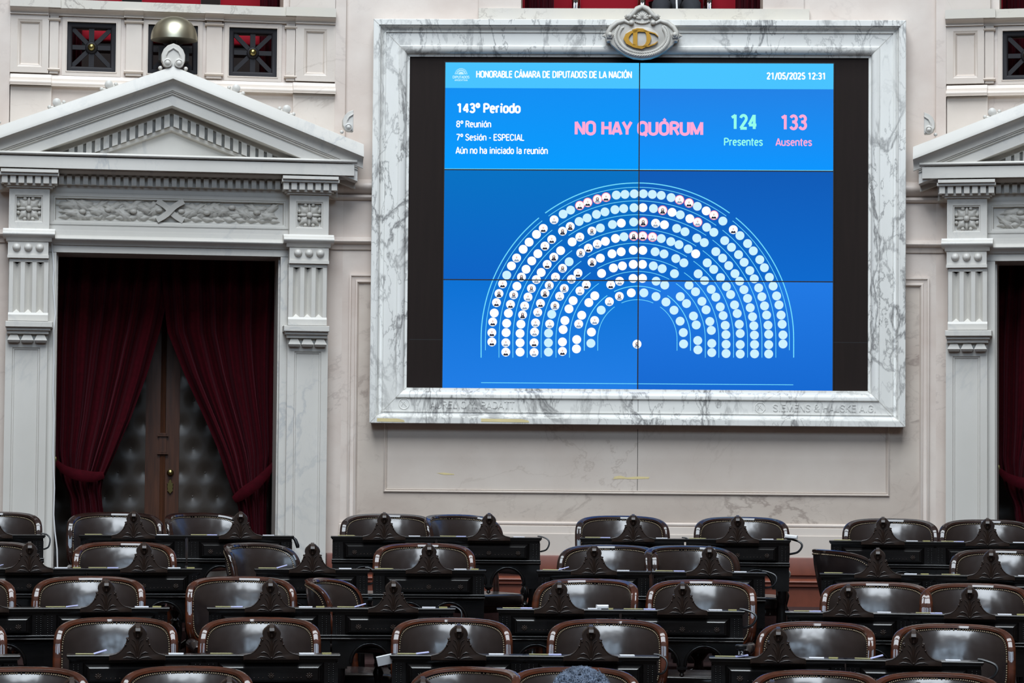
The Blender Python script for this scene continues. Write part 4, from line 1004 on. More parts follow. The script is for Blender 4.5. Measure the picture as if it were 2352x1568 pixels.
    mb.prism([(hu+x, hz+z) for x, z in P] + [(hu-x, hz+z) for x, z in reversed(P[1:-1])], yd-0.04, yd-0.015, 0.1); mb.build('keyhole_plate', m_brass, D_)
    # curtains
    yc = 0.52
    for cs in ((-1, 1) if left else (-1,)):
        px_in = {-1: [(560, 392), (700, 380), (760, 368), (860, 338), (960, 300), (1040, 262), (1090, 236), (1120, 232), (1200, 240), (1300, 246), (1420, 246)],
                 1: [(560, 372), (640, 372), (760, 384), (860, 424), (960, 470), (1040, 505), (1110, 532), (1145, 548), (1200, 560), (1300, 566), (1420, 566)]}[cs]
        px_out = {-1: [(560, 127), (1040, 127), (1100, 140), (1140, 160), (1200, 165), (1420, 160)], 1: [(560, 640), (1040, 630), (1130, 614), (1200, 612), (1420, 612)]}[cs]
        def interp(tab, y):
            for (y0, x0), (y1, x1) in zip(tab, tab[1:]):
                if y0 <= y <= y1:
                    t = (y-y0)/(y1-y0); return x0 + (x1-x0)*t
            return tab[-1][1]
        tie = 1095 if cs < 0 else 1142
        def cur(s, t):
            y = 566 + (1400-566)*t
            a_, b_ = interp(px_out, y), interp(px_in, y)
            # the tie pulls the cloth lower on the inner edge
            sag = 26*s*math.exp(-((y-tie)/90)**2)
            fold = abs(b_-a_)/250.0
            ph = s*2*pi*6 + 0.6*sin(3*t*pi+cs) + s*3
            amp = (0.06 if y < tie else 0.055)*(0.45+0.55*fold)
            d = amp*sin(ph) + 0.02*sin(2.3*ph+1)
            bulge = -0.09*math.exp(-((y-tie+70)/120)**2)*s
            xx = a_ + (b_-a_)*s + 4*sin(ph*0.5+t*4)*(0 if s in (0, 1) else 1)
            return (X(xx, y+sag, -yc), yc + d + bulge, Z(388, y + sag*0.5, -yc))
        cl = {(-1, True): 'dark red velvet curtain tied back on the left side of the left doorway', (1, True): 'dark red velvet curtain tied back on the right side of the left doorway',
              (-1, False): 'dark red velvet curtain hanging in the right doorway'}[(cs, left)]
        mb = MB(); mb.grid(cur, 120, 60)
        zb_ = min(p[2] for p in mb.v)
        mb.v = [(x, y, ZW + 0.004 + (z-zb_)*(1) if z - zb_ < 0 else max(z, ZW+0.004)) for x, y, z in mb.v]
        e = F_.empty('curtain', X(interp(px_out, 900), 900, -yc), yc, ZW, label=cl, cat='curtain', group='curtains in the doorways')
        mb.build('drape', m_velvet, e, ang=180)
        mb = MB()
        if cs > 0: pts = [(628, 1062), (610, 1085), (588, 1108), (566, 1124), (548, 1138), (536, 1146)]
        else: pts = [(128, 1062), (145, 1078), (165, 1088), (190, 1094), (215, 1096), (238, 1092)]
        mb.tube([(X(x, y, -yc), yc-0.10-0.035*sin(pi*i/5), Z(388, y, -yc)) for i, (x, y) in enumerate(pts)], [.02, .035, .045, .05, .045, .03], 10, flat=0.45)
        mb.build('tieback', m_velvet, e)
        mb = MB(); mb.ball((X(632 if cs > 0 else 128, 1058, -yc), yc-0.1, Z(388, 1058, -yc)), (.014, .014, .03), 8, 6); mb.build('tieback_hook', m_brass, e)
    return X, Z
XL, ZL = bay(L_, ucL, 'left', ucL - 2.2, 0.0)
XR, ZR = bay(R_, ucR, 'right', 0.0, ucR + 2.0)
# string courses beside the surrounds
solid(L_, 'trim_30', strings(L_, XL(752, 500), 0.0), m_wall)
solid(R_, 'trim_31', strings(R_, 0.0, XR(24, 500)), m_wall)
solid(L_, 'trim_32', strings(L_, ucL-2.2, XL(22, 500)), m_wall)
baseboard(L_, XL(753, 900), 0.0, 'baseboard_left'); baseboard(R_, 0.0, XR(24, 900), 'baseboard_right')
# grey cable down the left jamb
mb = MB(); R = random.Random(3)
pts = [(112, 545), (118, 560), (121, 590), (123, 620), (121, 650), (124, 690), (126, 720), (122, 760), (123, 830), (121, 900), (123, 960), (121, 1040), (124, 1120), (122, 1180), (125, 1220), (130, 1260), (131, 1300)]
pt3 = [(XL(x+1, y, .12), -0.118 - 0.004*R.random(), ZL(125, y, .12)) for x, y in pts] + [(XL(130, 1330, .12), -0.12, ZW+0.006)]
e = L_.empty('cable', pt3[-1][0], pt3[-1][1], ZW, label='thin pale cable running down the left jamb of the left door', cat='cable')
mb.tube(pt3, 0.006, 6); mb.build('cable_strand', m_white, e)
# bronze bell in front of the middle grille
bu, bz = XL(400, 92, .2), ZL(400, 93, .2); br = 53.5*DW/F*0.985
e = L_.empty('bell', bu, -0.2, bz, label='bronze dome bell in front of the middle grille above the left pediment', cat='bell')
mb = MB(); n = 14
pr = [(br*1.0, 0.0)] + [(br*cos(t*pi/2/n)**0.86 if t < n else 0.003, 0.012 + br*0.96*sin(t*pi/2/n)) for t in range(0, n+1)]
mb.lathe([(br*0.96, 0.0)] + pr, (bu, -0.2, bz), 'z', 40); mb.build('dome', m_bell, e)
mb = MB(); mb.lathe([(0.03, br*.955), (0.03, br*.975), (0.018, br*.985), (0.016, br*1.02), (0.006, br*1.04)], (bu, -0.2, bz), 'z', 16); mb.build('finial', m_brass, e)
mb = MB(); mb.box(bu-0.03, bu+0.03, -0.2, 0.03, bz-0.06, bz-0.02); mb.lathe([(0.025, -0.1), (0.025, br*0.9)], (bu, -0.2, bz), 'z', 12)
mb.box(bu-0.12, bu+0.12, -0.19, -0.05, bz-0.16, bz-0.05); mb.build('striker_bracket', m_black, e, smooth=False)

# ------------------------------------------------------------------ gallery behind the centre opening
zf = gz0 - 0.45
mb = MB(); mb.box(gx0-0.3, gx1+0.3, 0.35, 3.2, zf-0.1, zf); solid(C_, 'floor_4', mb, m_carpet)
mb = MB(); mb.box(gx0-0.3, gx1+0.3, 3.2, 3.3, zf, ZT); mb.box(gx0-0.35, gx0-0.3, 0.35, 3.2, zf, ZT); mb.box(gx1+0.3, gx1+0.35, 0.35, 3.2, zf, ZT)
solid(C_, 'wall_gallery_back', mb, m_board)
def gallery_chair():
    e = empty('gallery_chair')
    ORIG[e.name] = (0, 0, 0)
    def cush(u, v, a, b, c, r):  # rounded cushion
        pass
    mb = MB(); mb.grid(lambda s, t: sq(s, t, .25, .24, .055, (0, 0, .44)), 20, 12, True); mb.build('seat', m_seatred, e)
    mb = MB(); mb.grid(lambda s, t: sq(s, t, .25, .045, .26, (0, .25, .80)), 20, 12, True); mb.build('backrest', m_seatred, e)
    for s in (-1, 1):
        mb = MB(); mb.tube([(s*.27, -.22, 0.01), (s*.27, -.22, .6), (s*.27, -.2, .66), (s*.27, -.14, .68), (s*.27, .2, .68), (s*.27, .26, .66), (s*.27, .28, .6), (s*.27, .3, 0.01)], .012, 8); mb.build('leg', m_chrome, e)
        mb = MB(); mb.cbox(s*.27-.022, s*.27+.022, -.2, .2, .685, .71, .004); mb.build('armrest', m_tan, e)
    mb = MB(); mb.box(-.27, .27, -.2, .22, .36, .385); mb.box(-.27, .27, .24, .26, .42, .46); mb.build('seat_frame', m_iron, e, smooth=False)
    return e
def sq(s, t, a, b, c, o, p=0.35):
    th = 2*pi*s; ph = -pi/2 + pi*t
    f = lambda x: math.copysign(abs(x)**p, x)
    return (o[0] + a*f(cos(th))*f(cos(ph)), o[1] + b*f(sin(th))*f(cos(ph)), o[2] + c*f(sin(ph)))
gc = gallery_chair()
spots = []
for i, px in enumerate((212, 398, 584)): spots.append((L_, XL(px, 100), 0.98, ZL(388, 178), i))
KIDS.clear()
lb = ['red gallery chair seen through the grille left of the bell', 'red gallery chair seen behind the bell and the pale palmette', 'red gallery chair seen through the grille right of the bell']
first = True
for (F_, u, y, z, i) in spots:
    o = gc if first else copy_tree(gc); first = False
    o.location = F_.world(u, y, z); o.rotation_euler.z = -F_.phi + rnd.uniform(-.15, .15)
    tag(o, lb[i], 'chair', 'red chairs behind the gallery parapets')
for px, t in ((1245, 'red gallery chair at the left end of the opening above the screen'), (1399, 'red gallery chair left of the cartouche in the opening above the screen'), (1552, 'red gallery chair holding the seated person in dark trousers'), (1706, 'red gallery chair right of the seated person above the screen')):
    o = copy_tree(gc); o.location = C_.world(C_.u(px, 10, -.8), 1.0, zf); o.rotation_euler.z = -C_.phi
    tag(o, t, 'chair', 'red chairs behind the gallery parapets')
o = copy_tree(gc); o.location = R_.world(XR(180, 100), 0.95, ZR(388, 178)); o.rotation_euler.z = -R_.phi
tag(o, 'red gallery chair seen through the grille at the far right edge', 'chair', 'red chairs behind the gallery parapets')
def drape(F_, u0, u1, y, z0, z1, label, n):
    mb = MB(); mb.grid(lambda s, t: (u0+(u1-u0)*s, y + 0.05*sin(2*pi*n*s)+0.015*sin(5*pi*n*s+t*2), z0+(z1-z0)*t), 10*n, 8)
    e = F_.empty('curtain', (u0+u1)/2, y, z0, label=label, cat='curtain', group='curtains in the gallery')
    mb.build('drape', m_velvet, e, ang=180)
drape(C_, C_.u(1205, 10, -.5), C_.u(1272, 10, -.5), 0.55, zf, ZT-0.2, 'red velvet curtain at the left end of the opening above the screen', 4)
drape(C_, C_.u(1690, 10, -.5), C_.u(1750, 10, -.5), 0.55, zf, ZT-0.2, 'red velvet curtain at the right end of the opening above the screen', 4)
drape(L_, XL(150, 100, -.4), XL(188, 100, -.4), 0.62, ZL(388, 178), ZT-0.2, 'red velvet curtain behind the grille left of the bell', 3)
drape(L_, XL(600, 100, -.4), XL(662, 100, -.4), 0.62, ZL(388, 178), ZT-0.2, 'red velvet curtain behind the grille right of the bell', 3)
drape(R_, XR(150, 100, -.4), XR(210, 100, -.4), 0.62, ZR(388, 178), ZT-0.2, 'red velvet curtain behind the grille at the far right edge', 3)
# ------------------------------------------------------------------ stepped floor of the hemicycle
CX, CY = 0.29, 0.4
DR = [18.4, 17.0, 15.65, 14.25, 12.88, 11.5]          # distance of each row of desks, back row first
TOPD = [0.561, 0.731, 0.9025, 1.0735, 1.245, 1.416]   # desk ledge below the camera
HD = 0.87                                             # desk height
ZFL = [ZC - d - HD for d in TOPD]
mb = MB()
def arc_slab(mb, r0, r1, z0, z1, a0=-0.42, a1=0.42, n=36):
    vs = []
    for i in range(n+1):
        a = a0 + (a1-a0)*i/n
        for r, z in ((r0, z0), (r1, z0), (r1, z1), (r0, z1)): vs.append((CX + r*sin(a), CY + r*cos(a), z))
    fs = []
    for i in range(n):
        for k in range(4): fs.append((4*i+k, 4*i+(k+1) % 4, 4*i+4+(k+1) % 4, 4*i+4+k))
    fs += [(0, 1, 2, 3), (4*n, 4*n+3, 4*n+2, 4*n+1)]
    mb.add(vs, fs)
edges = [DR[k] - CY - 0.28 for k in range(6)]          # front edge of each tier
bk = 19.9 - CY
arc_slab(mb, bk, 24.0, 0.6, ZW)
arc_slab(mb, bk - 0.35, bk, 0.6, (ZW + ZFL[0])/2)
for k in range(6):
    arc_slab(mb, edges[k] if k < 5 else 7.0, edges[k-1] if k else bk-0.35, 0.6, ZFL[k])
fl = mb.build('floor', m_carpet); tag(fl, kind='structure')

# ------------------------------------------------------------------ prototypes
def make_desk():
    e = empty('carved_desk')
    ORIG[e.name] = (0, 0, 0)
    hw = 0.36; T = HD
    # top: ledge with a cove under it, then the lid sloping down to the sitter
    mb = MB()
    mb.cbox(-hw-.012, hw+.012, -.03, .10, T-.014, T, .003)
    for i, (o, z0, z1) in enumerate(((.006, T-.022, T-.014), (-.004, T-.032, T-.022), (-.012, T-.042, T-.032))): mb.box(-hw-o, hw+o, -.024-o+.0, .09, z0, z1)
    mb.build('top_ledge', m_desk, e, smooth=False)
    mb = MB()
    mb.add([(-hw, .10, T-.012), (hw, .10, T-.012), (hw, .43, T-.12), (-hw, .43, T-.12), (-hw, .10, T-.03), (hw, .10, T-.03), (hw, .43, T-.138), (-hw, .43, T-.138)],
           [(0, 1, 2, 3), (4, 7, 6, 5), (0, 4, 5, 1), (1, 5, 6, 2), (2, 6, 7, 3), (3, 7, 4, 0)])
    mb.build('writing_lid', m_desk, e, smooth=False)
    # frieze with raised panel
    mb = MB()
    zt, zb_ = T-.042, T-.158
    mb.box(-hw, hw, 0, .03, zb_, zt)
    pw = .27
    p0 = [(-pw, zb_+.012), (pw, zb_+.012), (pw, zt-.006), (-pw, zt-.006)]
    def frus(x0, x1, z0, z1, c, y0, y1):
        mb.add([(x0, y0, z0), (x1, y0, z0), (x1, y0, z1), (x0, y0, z1), (x0+c, y1, z0+c*.6), (x1-c, y1, z0+c*.6), (x1-c, y1, z1-c*.75), (x0+c, y1, z1-c*.75)], [(4, 5, 6, 7), (0, 1, 5, 4), (1, 2, 6, 5), (2, 3, 7, 6), (3, 0, 4, 7)])
    mb.box(-pw-.012, pw+.012, -.012, 0, zb_+.004, zt-.002)
    frus(-pw-.012, pw+.012, zb_+.004, zt-.002, .021, -.012, -.034)
    frus(-pw+.012, pw-.012, zb_+.020, zt-.021, .008, -.034, -.040)
    for i in range(60): 
        x = -pw+.02 + (2*pw-.04)*i/59; mb.box(x-.0012, x+.0012, -.0412, -.038, zt-.052, zt-.034)
    mb.build('front_panel', m_desk, e, smooth=False)
    # carved end stiles
    for s in (-1, 1):
        mb = MB(); a, b = sorted((s*(pw+.016), s*hw))
        mb.box(a, b, -.016, .03, zb_-.02, zt)
        for i in range(10):
            z = zb_ + .002 + i*.0115
            for dx in (-.012, .012): mb.ball(((a+b)/2+dx, -.016, z), (.005, .004, .004), 8, 5)
        mb.build('carved_stile', m_desk, e, ang=50)
    for x in (-.205, 0, .205):
        mb = MB()
        for i in range(8):
            a = 2*pi*i/8; mb.leaf(x+.011*cos(a), -.0405, zb_+.046+.011*sin(a), .016, .009, a, .006, 1)
        mb.ball((x, -.044, zb_+.046), (.006, .005, .006), 8, 5)
        mb.build('rosette', m_crest, e, ang=60)
    for c in (-.1025, .1025):
        mb = MB()
        for i in range(6): mb.ball((c + (i-2.5)*.0235, -.041, zb_+.036), .0035, 8, 6)
        mb.build('bead_row', m_crest, e)
    # double moulding
    mb = MB()
    course(mb, -hw-.004, hw+.004, [(-.02, zb_)] + arc_prof(.022, zb_, .02, zb_-.012, .006, 6) + [(.012, zb_-.014), (.012, zb_-.017)] + arc_prof(.03, zb_-.017, .028, zb_-.03, .008, 6) + [(.014, zb_-.034), (-.02, zb_-.034)])
    mb.build('waist_moulding', m_desk, e)
    # apron with two round arches
    za, zl = zb_-.034, T-.335
    mb = MB(); r = .108; cz = za - .026 - r
    xs = [(-.134, -1), (.134, 1)]
    pts = [(-hw, za), (-hw, cz - .02)]
    def topo(x0, x1):     # strip between the arch and the moulding
        pass
    n = 20
    for c, _ in xs:
        A = [(c + r*cos(pi*i/n), cz + r*sin(pi*i/n)) for i in range(n+1)]
        for (p, q) in zip(A, A[1:]):
            mb.add([(p[0], 0, p[1]), (p[0], 0, za), (q[0], 0, za), (q[0], 0, q[1]), (p[0], .025, p[1]), (q[0], .025, q[1])], [(0, 1, 2, 3), (0, 3, 5, 4)])
    mb.box(-hw, -.134-r, 0, .025, cz-.02, za); mb.box(.134+r, hw, 0, .025, cz-.02, za); mb.box(-.134+r, .134-r, 0, .025, cz-.02, za)
    for x in (-.134-.14, .0, .134+.14): mb.box(x-.035, x+.035, -.006, .0, za-.018, za-.012)
    mb.build('apron', m_desk, e, smooth=False)
    for c, _ in xs:
        mb = MB(); mb.tube([(c + (r+.006)*cos(pi*i/n), -.004, cz + (r+.006)*sin(pi*i/n)) for i in range(n+1)], .011, 8)
        mb.build('arch_moulding', m_desk, e)
    mb = MB(); mb.box(-.032, .032, -.016, .03, cz-.024, cz-.012); mb.lathe([(.005, -.07), (.016, -.06), (.01, -.045), (.024, -.035), (.026, -.024)], (0, .006, cz), 'z', 12)
    mb.build('pendant', m_desk, e)
    # legs and sides
    for sx in (-1, 1):
        for y in (0.02, .38):
            mb = MB(); x = sx*(hw-.045); zt2 = cz-.02 if y < .1 else T-.13
            mb.box(x-.045, x+.045, y-.02, y+.05, T-.36 if y < .1 else T-.3, zt2)
            mb.lathe([(.03, .0), (.034, .05), (.02, .07), (.026, .12), (.034, .2), (.03, .36), (.022, .42), (.034, .45), (.034, T-.36 if y < .1 else T-.3)], (x, y+.015, 0), 'z', 12)
            mb.build('leg', m_desk, e)
        mb = MB(); a, b = sorted((sx*hw, sx*(hw-.022)))
        mb.prism([(0.0, 0), (0, 0)], 0, 0) if False else None
        mb.add([(x, y, z) for x in (a, b) for y, z in ((.03, T-.36), (.42, T-.36), (.42, T-.13), (.10, T-.02), (.03, T-.02))], [(0, 1, 2, 3, 4), (9, 8, 7, 6, 5), (0, 5, 6, 1), (1, 6, 7, 2), (2, 7, 8, 3), (3, 8, 9, 4), (4, 9, 5, 0)])
        mb.build('side_panel', m_desk, e, smooth=False)
    # carved crest
    q = .000634
    half = [(0, -14), (235, -14), (236, 22), (226, 34), (205, 38), (178, 44), (150, 58), (126, 80), (106, 108), (94, 136), (88, 158), (96, 166), (92, 176), (74, 178), (72, 190), (77, 206), (76, 222), (68, 240), (54, 258), (38, 272), (22, 284), (10, 288)]
    P = [(x*q, T - .018 + z*q*1.0) for x, z in half] + [(-x*q, T - .018 + z*q) for x, z in reversed(half[1:])]
    e2 = MB(); e2.prism(P, -.062, -.004, 0.05)
    c_ = e2.build('carved_crest', m_crest, e, ang=40)
    mb = MB()
    bz = T - .018
    # bud: a hipped block with a broad ridge running up and back
    out = [(70, 178), (78, 203), (75, 230), (64, 249), (49, 263), (36, 274), (30, 284)]
    rdg = [(172, -.066), (198, -.076), (224, -.080), (246, -.074), (262, -.062), (274, -.036), (284, .006)]
    for s in (-1, 1):
        vs = []
        for (x, z), (rz_, ry) in zip(out, rdg): vs += [(s*x*q, .008, bz+z*q), (s*x*q*.97, -.040, bz+z*q), (s*17*q, ry+.004, bz+rz_*q), (s*12*q, ry, bz+rz_*q), (0, ry, bz+rz_*q)]
        mb.add(vs, [(5*i+k, 5*i+k+1, 5*i+k+6, 5*i+k+5) for i in range(6) for k in range(4)] + [(0, 1, 2, 3, 4)])
    rp = [(.008, 296), (-.03, 294), (-.066, 284), (-.09, 262), (-.098, 238), (-.092, 226), (-.07, 224), (.008, 250)]
    for x0, x1 in ((-20*q, 20*q),):
        n = len(rp); mb.add([(x0*(.8 if z > 270 else 1), y, bz+z*q) for y, z in rp] + [(x1*(.8 if z > 270 else 1), y, bz+z*q) for y, z in rp], [tuple(range(n)), tuple(range(2*n-1, n-1, -1))] + [(i, (i+1) % n, n+(i+1) % n, n+i) for i in range(n)])
    for z in (205, 190): mb.ball((0, -.078, bz+z*q), (.006, .006, .008), 8, 5)
    mb.build('crest_bud', m_crest, c_, ang=20)
    mb = MB()
    for s in (-1, 1):
        for pth in (((8, 8), (14, 60), (28, 100), (52, 128)), ((12, 8), (34, 44), (64, 58), (92, 50)), ((14, 2), (50, 14), (90, 18), (122, 8)), ((6, 60), (10, 110), (22, 150), (48, 168))):
            mb.tube([(s*x*q, -.064, bz+z*q) for x, z in pth], [.0015, .0038, .0038, .0012], 6)
        for x, z in ((86, 170), (78, 158), (100, 118)): mb.ball((s*x*q, -.062, bz+z*q), .006, 8, 5)
        mb.tube([(s*x*q, -.06, bz+z*q) for x, z in ((232, 30), (205, 36), (178, 42), (150, 56), (126, 78), (106, 106), (94, 134), (88, 156))], .004, 6)
    mb.ball((0, -.064, bz+8*q), .006, 8, 5); mb.tube([(0, -.063, bz+20*q), (0, -.068, bz+120*q), (0, -.066, bz+185*q)], [.002, .005, .003], 6)
    mb.build('carved_leaf', m_crest, c_)
    return e
def make_chair(rim):
    e = empty('leather_armchair')
    ORIG[e.name] = (0, 0, 0)
    TOP, BOT = .99, .58; zc = (TOP+BOT)/2; hh = (TOP-BOT)/2
    A, B, AM = .332, .20, radians(74); yb = .24
    def surf(s, z, off):
        """s in -1..1 round the wrap, z height, off: outwards (back) offset"""
        a = s*AM
        x = A*sin(a)/sin(AM); y = yb - B*(1-cos(a))/(1-cos(AM))
        nx, ny = sin(a)*.8, cos(a); l = hypot(nx, ny)
        t = (z-BOT)*tan_r
        return (x + off*nx/l, y + off*ny/l + t, z)
    tan_r = math.tan(radians(13))
    def outline(t, k=1.0):
        th = 2*pi*t; p = 2/4.6 if sin(th) > 0 else 2/3.0
        f = lambda v, p: math.copysign(abs(v)**p, v)
        s = f(cos(th), 2/3.4); z = f(sin(th), p)
        z += (.06*(1-s*s) if sin(th) > 0 else 0)*0.9
        return s*k, zc + (hh-.008)*z*k
    N = 72
    # wooden rim: a flat-sided bead all round
    mb = MB()
    sec = [(-.026, -.010), (-.023, .003), (-.012, .006), (-.004, .012), (.008, .0135), (.018, .008), (.022, -.006), (.016, -.012), (-.018, -.013)]
    vs = []
    for i in range(N):
        s0, z0 = outline(i/N); s1, z1 = outline((i+.5)/N); sm, zm = outline((i-.5)/N)
        ds, dz = (s1-sm)*A*1.25, z1-zm; l = hypot(ds, dz) or 1; ns, nz = dz/l, -ds/l     # outward in the unrolled plane
        for o, r in sec: vs.append(surf(s0 + ns*r/(A*1.25), z0 + nz*r, o))
    m = len(sec)
    mb.add(vs, [(i*m+k, i*m+(k+1) % m, ((i+1) % N)*m+(k+1) % m, ((i+1) % N)*m+k) for i in range(N) for k in range(m)])
    mb.build('back_frame', rim, e, ang=50)
    # leather front (bulging forward) and outer back
    def panel(off0, bul, kk):
        mb = MB(); M = 12; vs = []; fs = []
        rings = [0.02] + [i/M for i in range(1, M+1)]
        for rk in rings:
            for i in range(N):
                s, z = outline(i/N, kk*rk); vs.append(surf(s, z, off0 + bul*(1-rk**3.2)))
        for j in range(len(rings)-1):
            for i in range(N): fs.append((j*N+i, j*N+(i+1) % N, (j+1)*N+(i+1) % N, (j+1)*N+i))
        fs.append(tuple(range(N)))
        mb.add(vs, fs); return mb
    lea = panel(-.008, -.034, .97).build('backrest', m_leather, e, ang=180)
    bk_ = panel(.014, .016, .97).build('outer_back', m_leather, e, ang=180)
    mb = MB(); mb2 = MB(); K = 150
    fine = [outline(i/720, .905) for i in range(721)]; cum = [0]
    for (s0, z0), (s1, z1) in zip(fine, fine[1:]): cum.append(cum[-1] + hypot((s1-s0)*A*1.25, z1-z0))
    for i in range(K):
        d = cum[-1]*i/K; j = next(k for k in range(721) if cum[k] >= d); s, z = fine[j]  # rim wood with dimmer light put into its colour; seat bases use it too
        mb.ball(surf(s, z, -.0195), .005, 6, 4); mb2.ball(surf(s, z, .020), .0048, 6, 4)
    mb.build('nailhead_trim', m_stud, lea); mb2.build('nailhead_trim', m_stud, bk_)
    # seat
    mb = MB(); mb.grid(lambda s, t: sq(s, t, .29, .26, .05, (0, -.01, .395), .3), 28, 12, True); mb.build('seat', m_leather, e)
    mb = MB(); mb.grid(lambda s, t: sq(s, t, .295, .265, .03, (0, -.01, .335), .3), 28, 8, True); mb.build('seat_rail', m_rimd, e)
    for s in (-1, 1):
        mb = MB()
        mb.tube([(s*.315, .10, .60), (s*.32, .0, .605), (s*.318, -.12, .605), (s*.312, -.22, .60), (s*.31, -.25, .585)], [.03, .034, .036, .036, .022], 14)
        ar = mb.build('armrest', m_leather, e)
        mb = MB(); mb.lathe([(.022, .34), (.03, .36), (.016, .38), (.026, .42), (.034, .455), (.02, .49), (.03, .505), (.018, .52), (.03, .545), (.034, .57)], (s*.308, -.2, 0), 'z', 12); mb.build('arm_post', m_desk, ar)
        mb = MB(); mb.tube([(s*.30, .12, .33), (s*.315, .14, .45), (s*.315, .15, .60)], .024, 8); mb.build('back_post', rim, e)
    mb = MB(); mb.lathe([(.05, .12), (.035, .16), (.03, .24), (.06, .28), (.09, .31)], (0, 0, 0), 'z', 14); mb.build('pedestal', m_rimd, e)
    for i in range(4):
        a = pi/4 + i*pi/2; mb = MB()
        mb.tube([(.03*cos(a), .03*sin(a), .16), (.14*cos(a), .14*sin(a), .12), (.25*cos(a), .25*sin(a), .045), (.28*cos(a), .28*sin(a), .022)], [.03, .028, .022, .02], 8); mb.build('leg', m_rimd, e)
    return e
def place_at(px, py, D):
    d = ray(px, py); k = d.x/d.y; R = D - CY
    # intersect the ray's ground track with the row's arc
    a = 1 + k*k; b = -2*(CX*k + CY); c = CX*CX + CY*CY - R*R
    y = (-b + sqrt(b*b-4*a*c))/(2*a); return k*y, y
DESK = make_desk(); CH_D = make_chair(m_rimd); CH_M = make_chair(m_rim); CH_M.name = 'leather_armchair'
# rows: (desk crest px, chair px, chair yaw degrees [+ = turned to the right of the photo])
ROWS = [
 (1228, 1205, [(-22, -18, -4), (306, 268, 4), (552, 498, 34), (882, 891, 0), (1123, 1092, 38), (1454, 1434, 6), (1694, 1704, 0), (2028, 2046, 0), (2268, 2268, 0)]),
 (1306, 1280, [(67, -38, -4), (330, 290, 4), (717, 640, 48), (985, 975, 0), (1364, 1390, -10), (1629, 1606, 22), (2016, 1990, 118), (2276, 2302, 0)]),
 (1395, 1365, [(-40, -98, -4), (243, 202, -4), (620, 560, 6), (903, 832, 72), (1284, 1330, -20), (1567, 1607, -6), (1948, 2010, -4), (2227, 2246, 4)]),
 (1502, 1465, [(-118, -128, 0), (315, 266, -2), (623, 595, -3), (1053, 1039, 0), (1357, 1393, -4), (1787, 1862, -14), (2098, 2188, -2)]),
 (1640, 1560, [(163, 48, -2), (525, 424, -6), (970, 1030, -38), (1335, 1320, 0), (1773, 1860, -12), (2109, 2136, -12)])]
ORD = ['first', 'second', 'third', 'fourth', 'fifth', 'sixth', 'seventh', 'eighth', 'ninth']
RN = ['back row', 'second row', 'third row', 'fourth row', 'front row']
KIDS.clear()
dfirst = True; cf = {}
DESKS = {}
for r, (dy, cy, items) in enumerate(ROWS):
    for i, (dpx, cpx, yaw) in enumerate(items):
        x, y = place_at(dpx, dy, DR[r]); rz = -math.atan2(x-CX, y-CY)
        d = DESK if dfirst else copy_tree(DESK); dfirst = False
        d.location = (x, y, ZFL[r]); d.rotation_euler.z = rz
        tag(d, 'black carved desk with pointed crest, %s from the left, %s' % (ORD[i], RN[r]), 'desk', 'carved desks of the chamber')
        DESKS[(r, i)] = (x, y, rz)
        dd = DR[r] + 0.74
        cx_, cy_ = place_at(cpx, cy, dd)
        src = CH_D if r < 2 and not (r == 1 and i in (1, 3)) else CH_M  # back rows take the rim whose colour is darkened for weaker light
        c = src if src.name not in cf else copy_tree(src); cf[src.name] = 1
        c.location = (cx_, cy_, ZFL[r]); c.rotation_euler.z = -math.atan2(cx_-CX, cy_-CY) + radians(yaw)
        turn = 'turned aside, ' if abs(yaw) > 30 else ''
        rimn = 'shade-rimmed' if src is CH_D else 'reddish-rimmed'
        tag(c, '%s brown leather armchair, %s%s from the left in the %s' % (rimn, turn, ORD[i], RN[r]), 'armchair', 'leather armchairs behind the desks')
# ------------------------------------------------------------------ small things on the ledges
def sheet_proto(name, w, d, h, mat):
    mb = MB(); mb.box(-w/2, w/2, -d/2, d/2, 0, h); o = mb.build(name, mat, smooth=False); o.data.materials.clear(); o.data.materials.append(mat); return o
def pencil_proto():
    mb = MB(); mb.tube([(-.06, 0, .003), (.05, 0, .003)], .003, 6); mb.lathe([(.003, .05), (.0005, .062)], (0, 0, .003), 'x', 6); return mb.build('pencil', m_yellow)
protos = {'pencil': pencil_proto(), 'paper_sheet': sheet_proto('paper_sheet', .07, .05, .004, m_lilac), 'note_card': sheet_proto('note_card', .08, .05, .004, m_paper), 'eraser': sheet_proto('eraser', .05, .02, .006, m_yellow)}
used = set()
def put(kind, r, i, lx, ly, lz, a, label, cat, tilt=0.0):
    x, y, rz = DESKS[(r, i)]
    src = protos[kind]; o = src if kind not in used else src.copy()
    if kind in used: COL.objects.link(o)
    used.add(kind)
    p = Matrix.Rotation(rz, 3, 'Z') @ Vector((lx, ly, 0))
    o.location = (x+p.x, y+p.y, ZFL[r] + HD + lz); o.rotation_euler = (0, tilt, rz + a)
    tag(o, label, cat, {'pencil': 'pencils on the desk ledges', 'paper_sheet': 'lilac papers on the desk ledges', 'note_card': 'white cards on the desk ledges', 'eraser': 'pale blocks on the desk ledges'}[kind])
R = random.Random(11)
